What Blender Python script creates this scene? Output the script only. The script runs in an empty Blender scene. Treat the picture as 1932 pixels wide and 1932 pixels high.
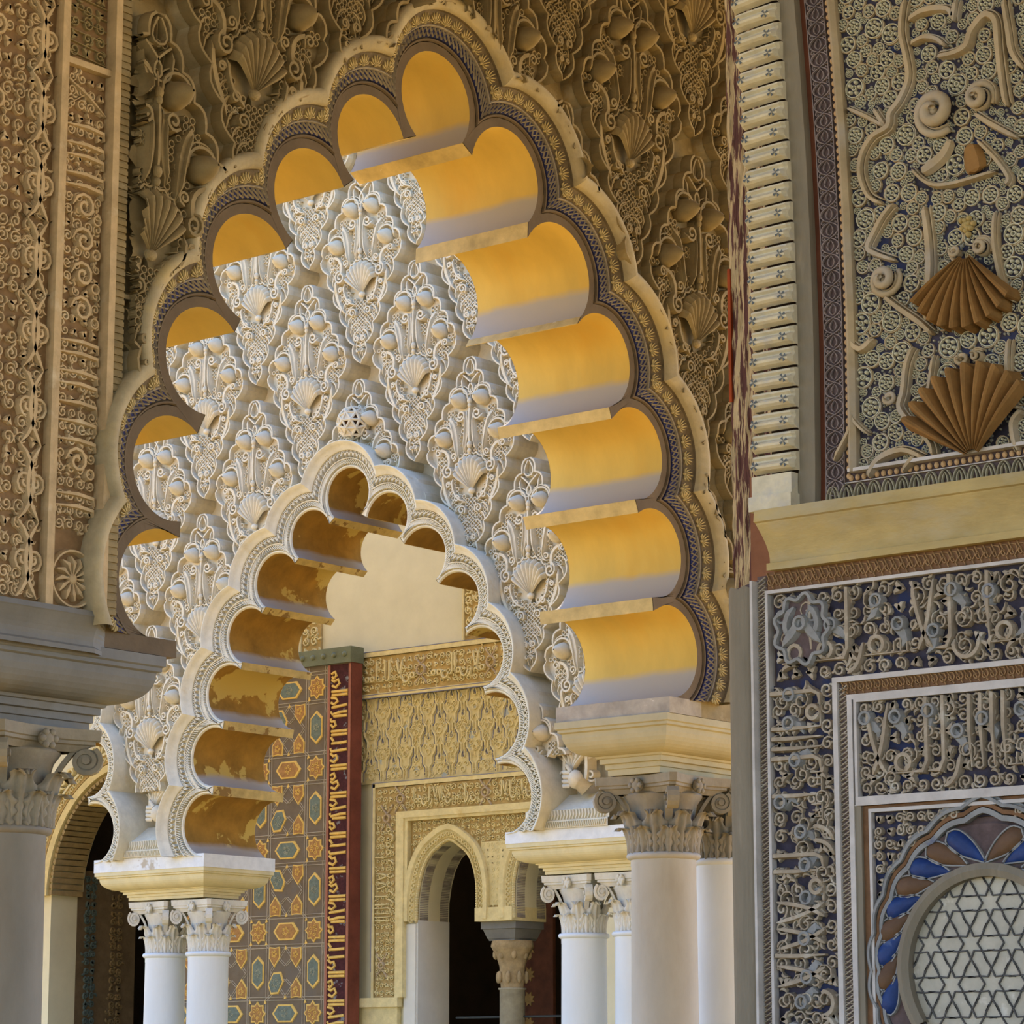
import bpy, bmesh, math, random
import numpy as np
from mathutils import Vector, Matrix
from mathutils.geometry import tessellate_polygon
random.seed(7)
SC = bpy.context.scene
COL = SC.collection
PI = math.pi

# ---------------------------------------------------------------- camera
FPX = 5413.0; CPX = 966.0
PITCH = math.atan(1064 / FPX); AZ = math.radians(39.4)
HD = np.array([math.cos(AZ), math.sin(AZ), 0.0])
RT = np.array([math.sin(AZ), -math.cos(AZ), 0.0])
FW = HD * math.cos(PITCH) + np.array([0, 0, math.sin(PITCH)])
UP = np.array([0, 0, math.cos(PITCH)]) - HD * math.sin(PITCH)
CAM = np.array([0.0, 0.0, 1.6])
cd = bpy.data.cameras.new('camera'); cd.sensor_width = 36; cd.lens = 36 * FPX / 1932
cd.clip_end = 500; cd.clip_start = 0.1
co = bpy.data.objects.new('camera', cd); COL.objects.link(co)
co.matrix_world = Matrix(((RT[0], UP[0], -FW[0], CAM[0]), (RT[1], UP[1], -FW[1], CAM[1]), (RT[2], UP[2], -FW[2], CAM[2]), (0, 0, 0, 1)))
SC.camera = co

# ---------------------------------------------------------------- sky, sun, exposure
SUN_EL = math.radians(58)
SUN_DIR = Vector((0.985 * math.cos(SUN_EL), 0.17 * math.cos(SUN_EL), math.sin(SUN_EL)))   # towards the sun
w = bpy.data.worlds.new('sky'); SC.world = w; w.use_nodes = True
nt = w.node_tree; nt.nodes.clear()
sky = nt.nodes.new('ShaderNodeTexSky'); sky.sky_type = 'NISHITA'; sky.sun_disc = False
sky.sun_elevation = SUN_EL; sky.sun_rotation = math.atan2(SUN_DIR.x, SUN_DIR.y)
sky.air_density = 1.3; sky.dust_density = 0.3; sky.ozone_density = 2.0
bg = nt.nodes.new('ShaderNodeBackground'); bg.inputs[1].default_value = 0.95
ow = nt.nodes.new('ShaderNodeOutputWorld')
tint = nt.nodes.new('ShaderNodeMix'); tint.data_type = 'RGBA'; tint.blend_type = 'MULTIPLY'; tint.inputs['Factor'].default_value = 1.0
tint.inputs[7].default_value = (0.76, 0.88, 1.16, 1)
nt.links.new(sky.outputs[0], tint.inputs[6]); nt.links.new(tint.outputs[2], bg.inputs[0]); nt.links.new(bg.outputs[0], ow.inputs[0])
sl = bpy.data.lights.new('sun', 'SUN'); sl.energy = 19; sl.angle = 0.009; sl.color = (1.0, 0.84, 0.56)
so = bpy.data.objects.new('sun', sl); COL.objects.link(so)
so.rotation_euler = SUN_DIR.to_track_quat('Z', 'Y').to_euler()
vs = SC.view_settings
vs.view_transform = 'Standard'; vs.look = 'None'; vs.gamma = 1; vs.exposure = -1.0
try: vs.use_curve_mapping = False
except Exception: pass

# ---------------------------------------------------------------- planes of the place (X runs along the near arcade, Y away through it)
YN = 9.47     # near arcade, gallery side
XF = 16.9     # far arcade, court side
XB = 21.2     # inner wall of the far gallery
XR = 8.18     # transverse arch pier on the right
ZS = 3.42     # springing of the far arcade

def ray(px, py):
    return FW + RT * ((px - CPX) / FPX) + UP * ((CPX - py) / FPX)
def pxN(px, py, c=0.0):
    d = ray(px, py); t = (YN - c) / d[1]; p = CAM + d * t
    return (float(p[0]), float(p[2]))
def pxX(X):
    def fn(px, py, c=0.0):
        d = ray(px, py); t = (X - c) / d[0]; p = CAM + d * t
        return (float(-p[1]), float(p[2]))
    return fn
pxF = pxX(XF); pxB = pxX(XB); pxR = pxX(XR)
def frameN():
    return Matrix(((1, 0, 0, 0), (0, 0, -1, YN), (0, 1, 0, 0), (0, 0, 0, 1)))
def frameX(X):
    return Matrix(((0, 0, -1, X), (-1, 0, 0, 0), (0, 1, 0, 0), (0, 0, 0, 1)))

# ---------------------------------------------------------------- materials
MATS = {}
PAINT = {}
def mat(name, col, var=0.25, scale=6.0, rough=0.85, bump=0.25, bscale=40.0, col2=None, t2=0.5, s2=3.0, soft=0.08, metal=0.0, stretch=(1, 1, 1), detail=6.0):
    if name in MATS: return MATS[name]
    m = bpy.data.materials.new(name); m.use_nodes = True
    nt = m.node_tree; N = nt.nodes; L = nt.links
    b = N['Principled BSDF']; b.inputs['Roughness'].default_value = rough; b.inputs['Metallic'].default_value = metal
    b.inputs['Specular IOR Level'].default_value = 0.25
    tc = N.new('ShaderNodeTexCoord'); mp = N.new('ShaderNodeMapping'); mp.inputs['Scale'].default_value = stretch
    L.new(tc.outputs['Object'], mp.inputs['Vector'])
    n1 = N.new('ShaderNodeTexNoise'); n1.inputs['Scale'].default_value = scale; n1.inputs['Detail'].default_value = detail; n1.inputs['Roughness'].default_value = 0.65
    L.new(mp.outputs[0], n1.inputs['Vector'])
    r = N.new('ShaderNodeValToRGB')
    r.color_ramp.elements[0].position = 0.3; r.color_ramp.elements[1].position = 0.72
    dk = tuple(max(0, x * (1 - var)) for x in col); lt = tuple(min(1, x * (1 + var * 0.6)) for x in col)
    r.color_ramp.elements[0].color = (*dk, 1); r.color_ramp.elements[1].color = (*lt, 1)
    L.new(n1.outputs[0], r.inputs[0])
    out = r.outputs[0]
    if col2:
        n2 = N.new('ShaderNodeTexNoise'); n2.inputs['Scale'].default_value = s2; n2.inputs['Detail'].default_value = 7; n2.inputs['Roughness'].default_value = 0.6
        L.new(mp.outputs[0], n2.inputs['Vector'])
        r2 = N.new('ShaderNodeValToRGB'); r2.color_ramp.elements[0].position = t2; r2.color_ramp.elements[1].position = min(1, t2 + soft)
        L.new(n2.outputs[0], r2.inputs[0])
        mx = N.new('ShaderNodeMix'); mx.data_type = 'RGBA'
        L.new(r2.outputs[0], mx.inputs['Factor']); L.new(out, mx.inputs[6]); mx.inputs[7].default_value = (*col2, 1)
        out = mx.outputs[2]
    L.new(out, b.inputs['Base Color'])
    if bump:
        n3 = N.new('ShaderNodeTexNoise'); n3.inputs['Scale'].default_value = bscale; n3.inputs['Detail'].default_value = 5
        L.new(mp.outputs[0], n3.inputs['Vector'])
        bp = N.new('ShaderNodeBump'); bp.inputs['Strength'].default_value = bump; bp.inputs['Distance'].default_value = 0.01
        L.new(n3.outputs[0], bp.inputs['Height']); L.new(bp.outputs[0], b.inputs['Normal'])
    MATS[name] = m
    return m

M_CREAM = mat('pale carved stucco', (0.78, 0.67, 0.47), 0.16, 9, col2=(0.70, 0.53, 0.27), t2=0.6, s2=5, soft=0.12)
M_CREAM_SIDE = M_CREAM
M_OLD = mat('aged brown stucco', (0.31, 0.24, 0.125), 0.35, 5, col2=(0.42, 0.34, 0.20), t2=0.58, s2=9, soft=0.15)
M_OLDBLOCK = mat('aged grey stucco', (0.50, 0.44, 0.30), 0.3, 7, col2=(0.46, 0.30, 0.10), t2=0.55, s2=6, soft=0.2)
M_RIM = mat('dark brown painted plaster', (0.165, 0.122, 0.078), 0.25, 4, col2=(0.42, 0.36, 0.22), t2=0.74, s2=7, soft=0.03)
M_HOOD = mat('grey ochre moulding plaster', (0.46, 0.39, 0.25), 0.3, 5, col2=(0.52, 0.40, 0.18), t2=0.55, s2=3, soft=0.2)
M_BLUE = mat('blue pigment', (0.035, 0.04, 0.14), 0.5, 20, bump=0.1)
M_FAN = mat('gilded leaf stucco', (0.60, 0.48, 0.24), 0.35, 14)
M_FANBED = mat('dark leaf bed', (0.17, 0.13, 0.08), 0.4, 14)
M_OCHRE = mat('ochre limewash', (0.68, 0.475, 0.115), 0.14, 2.2, bump=0.12, bscale=26, col2=(0.66, 0.40, 0.07), t2=0.56, s2=1.6, soft=0.25, stretch=(1, 0.5, 1.6))
def two_tone(name, base, bare, split, rag=0.10):
    """paint that survives on the upper part of each lobe, bare plaster below (attribute lobe_h: 0 foot, 1 crown)"""
    m = base.copy(); m.name = name; nt = m.node_tree; N = nt.nodes; L = nt.links; b = N['Principled BSDF']
    src = b.inputs['Base Color'].links[0].from_socket
    at = N.new('ShaderNodeAttribute'); at.attribute_name = 'lobe_h'
    tc = N.new('ShaderNodeTexCoord'); n = N.new('ShaderNodeTexNoise'); n.inputs['Scale'].default_value = 5; n.inputs['Detail'].default_value = 8; L.new(tc.outputs['Object'], n.inputs['Vector'])
    ma = N.new('ShaderNodeMath'); ma.operation = 'MULTIPLY_ADD'; L.new(n.outputs[0], ma.inputs[0]); ma.inputs[1].default_value = rag; L.new(at.outputs['Fac'], ma.inputs[2])
    r = N.new('ShaderNodeValToRGB'); r.color_ramp.elements[0].position = split; r.color_ramp.elements[1].position = split + 0.09
    L.new(ma.outputs[0], r.inputs[0])
    mx = N.new('ShaderNodeMix'); mx.data_type = 'RGBA'; L.new(r.outputs[0], mx.inputs['Factor']); mx.inputs[6].default_value = (*bare, 1); L.new(src, mx.inputs[7]); L.new(mx.outputs[2], b.inputs['Base Color'])
    return m
M_LEDGE = mat('ochre ledge plaster', (0.62, 0.47, 0.20), 0.35, 6, col2=(0.80, 0.74, 0.58), t2=0.68, s2=9, soft=0.03)
M_SOFF = mat('worn brown soffit', (0.40, 0.21, 0.035), 0.35, 5, bump=0.1, col2=(0.62, 0.42, 0.10), t2=0.56, s2=2.3, soft=0.015, stretch=(0.6, 1, 1))
M_OCHRE2 = two_tone('ochre limewash over bare plaster', M_OCHRE, (0.44, 0.395, 0.33), 0.36)
M_SOFF2 = two_tone('worn brown paint over bare plaster', M_SOFF, (0.44, 0.37, 0.29), 0.24, 0.14)
M_SLEDGE = mat('worn soffit ledge', (0.66, 0.46, 0.16), 0.3, 8, col2=(0.30, 0.17, 0.05), t2=0.6, s2=6, soft=0.02, stretch=(0.6, 1, 1))
M_BACKWALL = mat('cream wall plaster', (0.72, 0.66, 0.46), 0.08, 3, bump=0.06)

# ---------------------------------------------------------------- mesh helpers
class MB:
    def __init__(s): s.v = []; s.f = []
    def add(s, vs, fs):
        n = len(s.v); s.v.extend(vs); s.f.extend([tuple(i + n for i in f) for f in fs])
    def box(s, a0, a1, b0, b1, c0, c1):
        s.add([(a0, b0, c0), (a1, b0, c0), (a1, b1, c0), (a0, b1, c0), (a0, b0, c1), (a1, b0, c1), (a1, b1, c1), (a0, b1, c1)],
              [(3, 2, 1, 0), (4, 5, 6, 7), (0, 1, 5, 4), (1, 2, 6, 5), (2, 3, 7, 6), (3, 0, 4, 7)])
    def quadbox(s, p4, c0, c1, inset=0.0):
        cx = sum(p[0] for p in p4) / 4; cy = sum(p[1] for p in p4) / 4
        q4 = [(cx + (x - cx) * (1 - inset), cy + (y - cy) * (1 - inset)) for x, y in p4]
        s.add([(x, y, c0) for x, y in p4] + [(x, y, c1) for x, y in q4],
              [(4, 5, 6, 7), (0, 1, 5, 4), (1, 2, 6, 5), (2, 3, 7, 6), (3, 0, 4, 7)])
    def prism(s, out, c0, c1, holes=(), back=False, hole_depth=None, bev=0.0):
        loops = [list(out)] + [list(h) for h in holes]
        if bev and not holes:
            cx = sum(p[0] for p in out) / len(out); cy = sum(p[1] for p in out) / len(out)
            top = [(cx + (x - cx) * (1 - bev), cy + (y - cy) * (1 - bev)) for x, y in out]
        else: top = None
        flat = []; 
        for l in ([top] if top else loops): flat += [(x, y, c1) for x, y in l]
        tris = tessellate_polygon([[Vector((x, y, 0)) for x, y in l] for l in ([top] if top else loops)])
        s.add(flat, [tuple(t) for t in tris])
        if back: s.add([(x, y, c0) for l in loops for x, y in l], [tuple(reversed(t)) for t in tris])
        for k, l in enumerate(loops):
            d = c0 if k == 0 or hole_depth is None else hole_depth
            m = len(l); tl = top if (top and k == 0) else l
            s.add([(x, y, d) for x, y in l] + [(x, y, c1) for x, y in tl], [(i, (i + 1) % m, m + (i + 1) % m, m + i) for i in range(m)])
            if k and hole_depth is not None:
                t2 = tessellate_polygon([[Vector((x, y, 0)) for x, y in l]])
                s.add([(x, y, d) for x, y in l], [tuple(t) for t in t2])
    def ribbon(s, pts, w, h, c=0.0, taper=True):
        n = len(pts)
        if n < 2: return
        vs = []
        for i in range(n):
            x, y = pts[i]
            x0, y0 = pts[max(0, i - 1)]; x1, y1 = pts[min(n - 1, i + 1)]
            dx, dy = x1 - x0, y1 - y0; l = math.hypot(dx, dy) or 1e-9
            nx, ny = -dy / l, dx / l
            ww = w[i] if isinstance(w, (list, tuple)) else w
            hh = h
            if taper and (i == 0 or i == n - 1): ww *= 0.35; hh *= 0.7
            vs += [(x + nx * ww, y + ny * ww, c), (x + nx * ww * 0.55, y + ny * ww * 0.55, c + hh), (x - nx * ww * 0.55, y - ny * ww * 0.55, c + hh), (x - nx * ww, y - ny * ww, c)]
        fs = []
        for i in range(n - 1):
            a = i * 4; b = a + 4
            fs += [(a, a + 1, b + 1, b), (a + 1, a + 2, b + 2, b + 1), (a + 2, a + 3, b + 3, b + 2)]
        fs += [(0, 1, 2, 3), (n * 4 - 4, n * 4 - 3, n * 4 - 2, n * 4 - 1)]
        s.add(vs, fs)
    def tube(s, pts, r, n=8, cap=True):
        m = len(pts); P = [Vector(p) for p in pts]; vs = []
        up = Vector((0.13, 0.31, 0.94))
        for i in range(m):
            d = (P[min(m - 1, i + 1)] - P[max(0, i - 1)]).normalized()
            e1 = d.cross(up)
            if e1.length < 1e-3: e1 = d.cross(Vector((1, 0, 0)))
            e1.normalize(); e2 = d.cross(e1)
            rr = r[i] if isinstance(r, (list, tuple)) else r
            for k in range(n):
                t = 2 * PI * k / n; vs.append(tuple(P[i] + e1 * (rr * math.cos(t)) + e2 * (rr * math.sin(t))))
        fs = [(i * n + k, i * n + (k + 1) % n, (i + 1) * n + (k + 1) % n, (i + 1) * n + k) for i in range(m - 1) for k in range(n)]
        if cap: fs += [tuple(range(n)), tuple(range((m - 1) * n, m * n))]
        s.add(vs, fs)
    def ball(s, c, rx, ry, rz, n=12, m=7, z0=-1.0):
        # z0 = -1 full ball, 0 upper half only (towards +c)
        vs = []; fs = []
        t0 = math.acos(max(-1, min(1, z0)))
        for j in range(m + 1):
            t = t0 * j / m
            for k in range(n):
                p = 2 * PI * k / n
                vs.append((c[0] + rx * math.sin(t) * math.cos(p), c[1] + ry * math.sin(t) * math.sin(p), c[2] + rz * math.cos(t)))
        fs = [(j * n + k, j * n + (k + 1) % n, (j + 1) * n + (k + 1) % n, (j + 1) * n + k) for j in range(m) for k in range(n)]
        s.add(vs, fs)
    def rows(s, R, closed=False):
        n = len(R[0]); vs = [tuple(p) for r in R for p in r]
        fs = []
        for i in range(len(R) - 1):
            for k in range(n if closed else n - 1):
                fs.append((i * n + k, i * n + (k + 1) % n, (i + 1) * n + (k + 1) % n, (i + 1) * n + k))
        s.add(vs, fs)
    def lathe(s, prof, c=(0, 0, 0), n=32):
        s.rows([[(c[0] + r * math.cos(2 * PI * k / n), c[1] + r * math.sin(2 * PI * k / n), c[2] + z) for k in range(n)] for r, z in prof], True)
    def ring(s, cx, cy, r, w, h, c=0.0, n=10):
        R = []
        for rr, hh in ((r - w, 0), (r - w * 0.4, h), (r + w * 0.4, h), (r + w, 0)):
            R.append([(cx + rr * math.cos(2 * PI * k / n), cy + rr * math.sin(2 * PI * k / n), c + hh) for k in range(n)])
        s.rows(R, True)
    def mesh(s, name, m=None, smooth=False):
        me = bpy.data.meshes.new(name); me.from_pydata(s.v, [], s.f)
        if smooth: me.polygons.foreach_set('use_smooth', [True] * len(me.polygons))
        if m: me.materials.append(m)
        return me
    def build(s, name, m, parent=None, smooth=False, **kw):
        return put(name, s.mesh(name, m, smooth), parent, **kw)

def put(name, me, parent=None, matrix=None, label=None, cat=None, group=None, kind=None):
    o = bpy.data.objects.new(name, me); COL.objects.link(o)
    if parent is not None: o.parent = parent
    if matrix is not None: o.matrix_local = matrix
    if label: o['label'] = label
    if cat: o['category'] = cat
    if group: o['group'] = group
    if kind: o['kind'] = kind
    return o
def T(a, b, c=0.0, rot=0.0, s=1.0, sx=1.0):
    return Matrix.Translation((a, b, c)) @ Matrix.Rotation(rot, 4, 'Z') @ Matrix.Diagonal((s * sx, s, s, 1))

def arc(cx, cy, r, a0, a1, n=10):
    return [(cx + r * math.cos(math.radians(a0 + (a1 - a0) * i / n)), cy + r * math.sin(math.radians(a0 + (a1 - a0) * i / n))) for i in range(n + 1)]
def spiral(cx, cy, r0, r1, a0, turns, n=16):
    return [(cx + (r0 + (r1 - r0) * i / n) * math.cos(math.radians(a0) + 2 * PI * turns * i / n), cy + (r0 + (r1 - r0) * i / n) * math.sin(math.radians(a0) + 2 * PI * turns * i / n)) for i in range(n + 1)]
def bez(p0, p1, p2, p3, n=10):
    out = []
    for i in range(n + 1):
        t = i / n; u = 1 - t
        out.append(tuple(u ** 3 * p0[k] + 3 * u * u * t * p1[k] + 3 * u * t * t * p2[k] + t ** 3 * p3[k] for k in range(2)))
    return out
def mir(pts): return [(-x, y) for x, y in pts]

# ---------------------------------------------------------------- lobed arches
def circ3(a, b, c):
    ax, ay = a; bx, by = b; cx, cy = c
    d = 2 * (ax * (by - cy) + bx * (cy - ay) + cx * (ay - by))
    ux = ((ax * ax + ay * ay) * (by - cy) + (bx * bx + by * by) * (cy - ay) + (cx * cx + cy * cy) * (ay - by)) / d
    uy = ((ax * ax + ay * ay) * (cx - bx) + (bx * bx + by * by) * (ax - cx) + (cx * cx + cy * cy) * (bx - ax)) / d
    return ux, uy, math.hypot(ax - ux, ay - uy)
class Arch:
    def __init__(s, lobes, ns=26):
        s.L = lobes; s.C = [circ3(*l) for l in lobes]; s.ns = ns; n = len(lobes)
        s.Q = (sum(c[0] for c in s.C) / n, min(l[0][1] for l in lobes) + 0.55 * (max(c[1] for c in s.C) - min(l[0][1] for l in lobes)))
        s.poly = [(lobes[0][0][0], -1.0)] + [c[:2] for c in s.C] + [(lobes[-1][2][0], -1.0)]
    def meet(s, i, o):
        # outer crossing of the offset circles of lobes i and i+1
        x0, y0, r0 = s.C[i]; x1, y1, r1 = s.C[i + 1]; r0 += o; r1 += o
        d = math.hypot(x1 - x0, y1 - y0)
        a = (r0 * r0 - r1 * r1 + d * d) / (2 * d); h2 = r0 * r0 - a * a
        h = math.sqrt(h2) if h2 > 0 else 0
        ex, ey = (x1 - x0) / d, (y1 - y0) / d
        c = [(x0 + ex * a - ey * h, y0 + ey * a + ex * h), (x0 + ex * a + ey * h, y0 + ey * a - ex * h)]
        if o < 0.05 and h == 0: return c[0]
        return max(c, key=lambda p: math.hypot(p[0] - s.Q[0], p[1] - s.Q[1]))
    def arcpts(s, i, o, n=None):
        n = n or s.ns
        x, y, r = s.C[i]
        if o < 0.02:
            p0 = s.L[i][0]; p1 = s.L[i][2]
        else:
            p0 = s.meet(i - 1, o) if i else None
            p1 = s.meet(i, o) if i < len(s.L) - 1 else None
            if p0 is None:
                q = s.L[i][0]; d = math.hypot(q[0] - x, q[1] - y); p0 = (x + (q[0] - x) / d * (r + o), y + (q[1] - y) / d * (r + o))
                a = math.atan2(q[1] - y, q[0] - x); p0 = (x - math.sqrt(max(0, (r + o) ** 2 - (q[1] - y) ** 2)), q[1])
            if p1 is None:
                q = s.L[i][2]; p1 = (x + math.sqrt(max(0, (r + o) ** 2 - (q[1] - y) ** 2)), q[1])
        a0 = math.atan2(p0[1] - y, p0[0] - x); a1 = math.atan2(p1[1] - y, p1[0] - x)
        while a1 >= a0: a1 -= 2 * PI
        if a0 - a1 > 2 * PI * 0.98: a1 += 2 * PI
        return [(x + (r + o) * math.cos(a0 + (a1 - a0) * k / n), y + (r + o) * math.sin(a0 + (a1 - a0) * k / n)) for k in range(n + 1)]
    def outline(s, o=0.0, n=None):
        out = []
        for i in range(len(s.L)): out += s.arcpts(i, o, n)
        return out
    def inside(s, x, y, o=0.0):
        for cx, cy, r in s.C:
            if (x - cx) ** 2 + (y - cy) ** 2 < (r + o) ** 2: return True
        P = s.poly; ins = False; j = len(P) - 1
        for i in range(len(P)):
            if (P[i][1] > y) != (P[j][1] > y) and x < (P[j][0] - P[i][0]) * (y - P[i][1]) / (P[j][1] - P[i][1]) + P[i][0]: ins = not ins
            j = i
        return ins

def clip_mesh(me, fn, m=None, maxlen=0.07):
    bm = bmesh.new(); bm.from_mesh(me)
    for _ in range(4):
        e = [e for e in bm.edges if e.calc_length() > maxlen]
        if not e: break
        bmesh.ops.subdivide_edges(bm, edges=e, cuts=1, use_grid_fill=False)
        bmesh.ops.triangulate(bm, faces=[f for f in bm.faces if len(f.verts) > 4])
    kill = [f for f in bm.faces if fn(*f.calc_center_median()[:2])]
    bmesh.ops.delete(bm, geom=kill, context='FACES')
    out = bpy.data.meshes.new(me.name)
    if len(bm.faces) == 0:
        bm.free(); return None
    bm.to_mesh(out); bm.free()
    for k in me.materials: out.materials.append(k)
    return out

NEAR_PX = [((323,1210),(226,1070),(338,1014)),((340,984),(251,863),(372,817)),((387,782),(313,670),(442,626)),((454,601),(401,490),(539,469)),((552,452),(517.5,355),(648,352)),((667,338),(637,240),(761,261)),
 ((785,256),(821.5,99),(873,269)),
 ((891,292),(1012,330),(997,419)),((996,448),(1108,506),(1096,598)),((1090,611),(1187,680),(1150,768)),((1154,790),(1249,866),(1199,942)),((1205,967),(1285,1055),(1231.5,1127)),((1233,1152),(1315.6,1239.5),(1263,1315))]
FAR_PX = [((383,1614),(349,1548),(401,1500)),((403,1482),(366.8,1416),(420,1376)),((423,1359.5),(394,1307),(454,1263)),((457,1249),(433,1197),(494,1157)),((501.6,1145),(486,1091),(556,1063)),((564,1052),(552,1010),(621,988)),
 ((631,976),(661.7,882.5),(681,970)),
 ((693.5,976),(768,965),(755,1014)),((763.4,1026),(840,1035.5),(822.5,1093)),((830,1101.7),(901,1112),(877.5,1183)),((882,1197),(949,1228),(912,1295)),((916,1311),(979,1357),(936,1430)),((940,1443),(1000.5,1485),(956,1572))]
ARCH_N = Arch([tuple(pxN(*p) for p in l) for l in NEAR_PX])
ARCH_F = Arch([tuple(pxF(*p) for p in l) for l in FAR_PX])

# ---------------------------------------------------------------- sebka panel (one rhomb of the net), modelled once per wall
def lobed_edge(p, q, k, bulge, n=5):
    out = []
    for i in range(k):
        a = (p[0] + (q[0] - p[0]) * i / k, p[1] + (q[1] - p[1]) * i / k)
        b = (p[0] + (q[0] - p[0]) * (i + 1) / k, p[1] + (q[1] - p[1]) * (i + 1) / k)
        dx, dy = b[0] - a[0], b[1] - a[1]; l = math.hypot(dx, dy); nx, ny = dy / l, -dx / l
        for j in range(n):
            t = j / n; h = bulge * l * 4 * t * (1 - t) * (1.25 - 0.5 * t)
            out.append((a[0] + dx * t - nx * h, a[1] + dy * t - ny * h))
    return out
def teardrop(cx, cy, r, ang, stretch=1.7, n=10):
    out = []
    for i in range(n):
        t = 2 * PI * i / n; x = r * stretch * math.cos(t); y = r * math.sin(t) * (0.62 - 0.38 * math.cos(t)) * 1.25
        a = math.radians(ang); out.append((cx + x * math.cos(a) - y * math.sin(a), cy + x * math.sin(a) + y * math.cos(a)))
    return out
def shell_mesh(r, flutes=9, spread=118, depth=0.035, n_r=6, hinge=0.12, base=0.0):
    mb = MB(); R = []
    per = 6; na = flutes * per
    for j in range(n_r + 1):
        t = j / n_r; row = []
        for i in range(na + 1):
            u = i / na; a = math.radians(90 + spread - 2 * spread * u)
            ph = (i % per) / per; cor = abs(math.sin(PI * ph)) if i % per else 0.0
            rr = r * (hinge + (1 - hinge) * t) * (1 + 0.09 * cor * t)
            rr *= 0.80 + 0.20 * math.cos(math.radians((90 - math.degrees(a)) * 0.75)) ** 2 if True else 1
            z = base + depth * (0.25 + 1.1 * t * (1 - 0.35 * t)) * (0.35 + 0.65 * cor) + depth * 0.25 * (1 - t)
            row.append((rr * math.cos(a), rr * math.sin(a), z))
        R.append(row)
    mb.rows(R)
    edge = R[-1]; mb.rows([edge, [(x * 1.03, y * 1.03, base - 0.03) for x, y, z in edge]])
    return mb
def scroll_pts(cx, cy, r, a0, turns, tail, n=18):
    s = spiral(cx, cy, r * 0.18, r, a0, turns, n)
    return s + list(tail)

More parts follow.
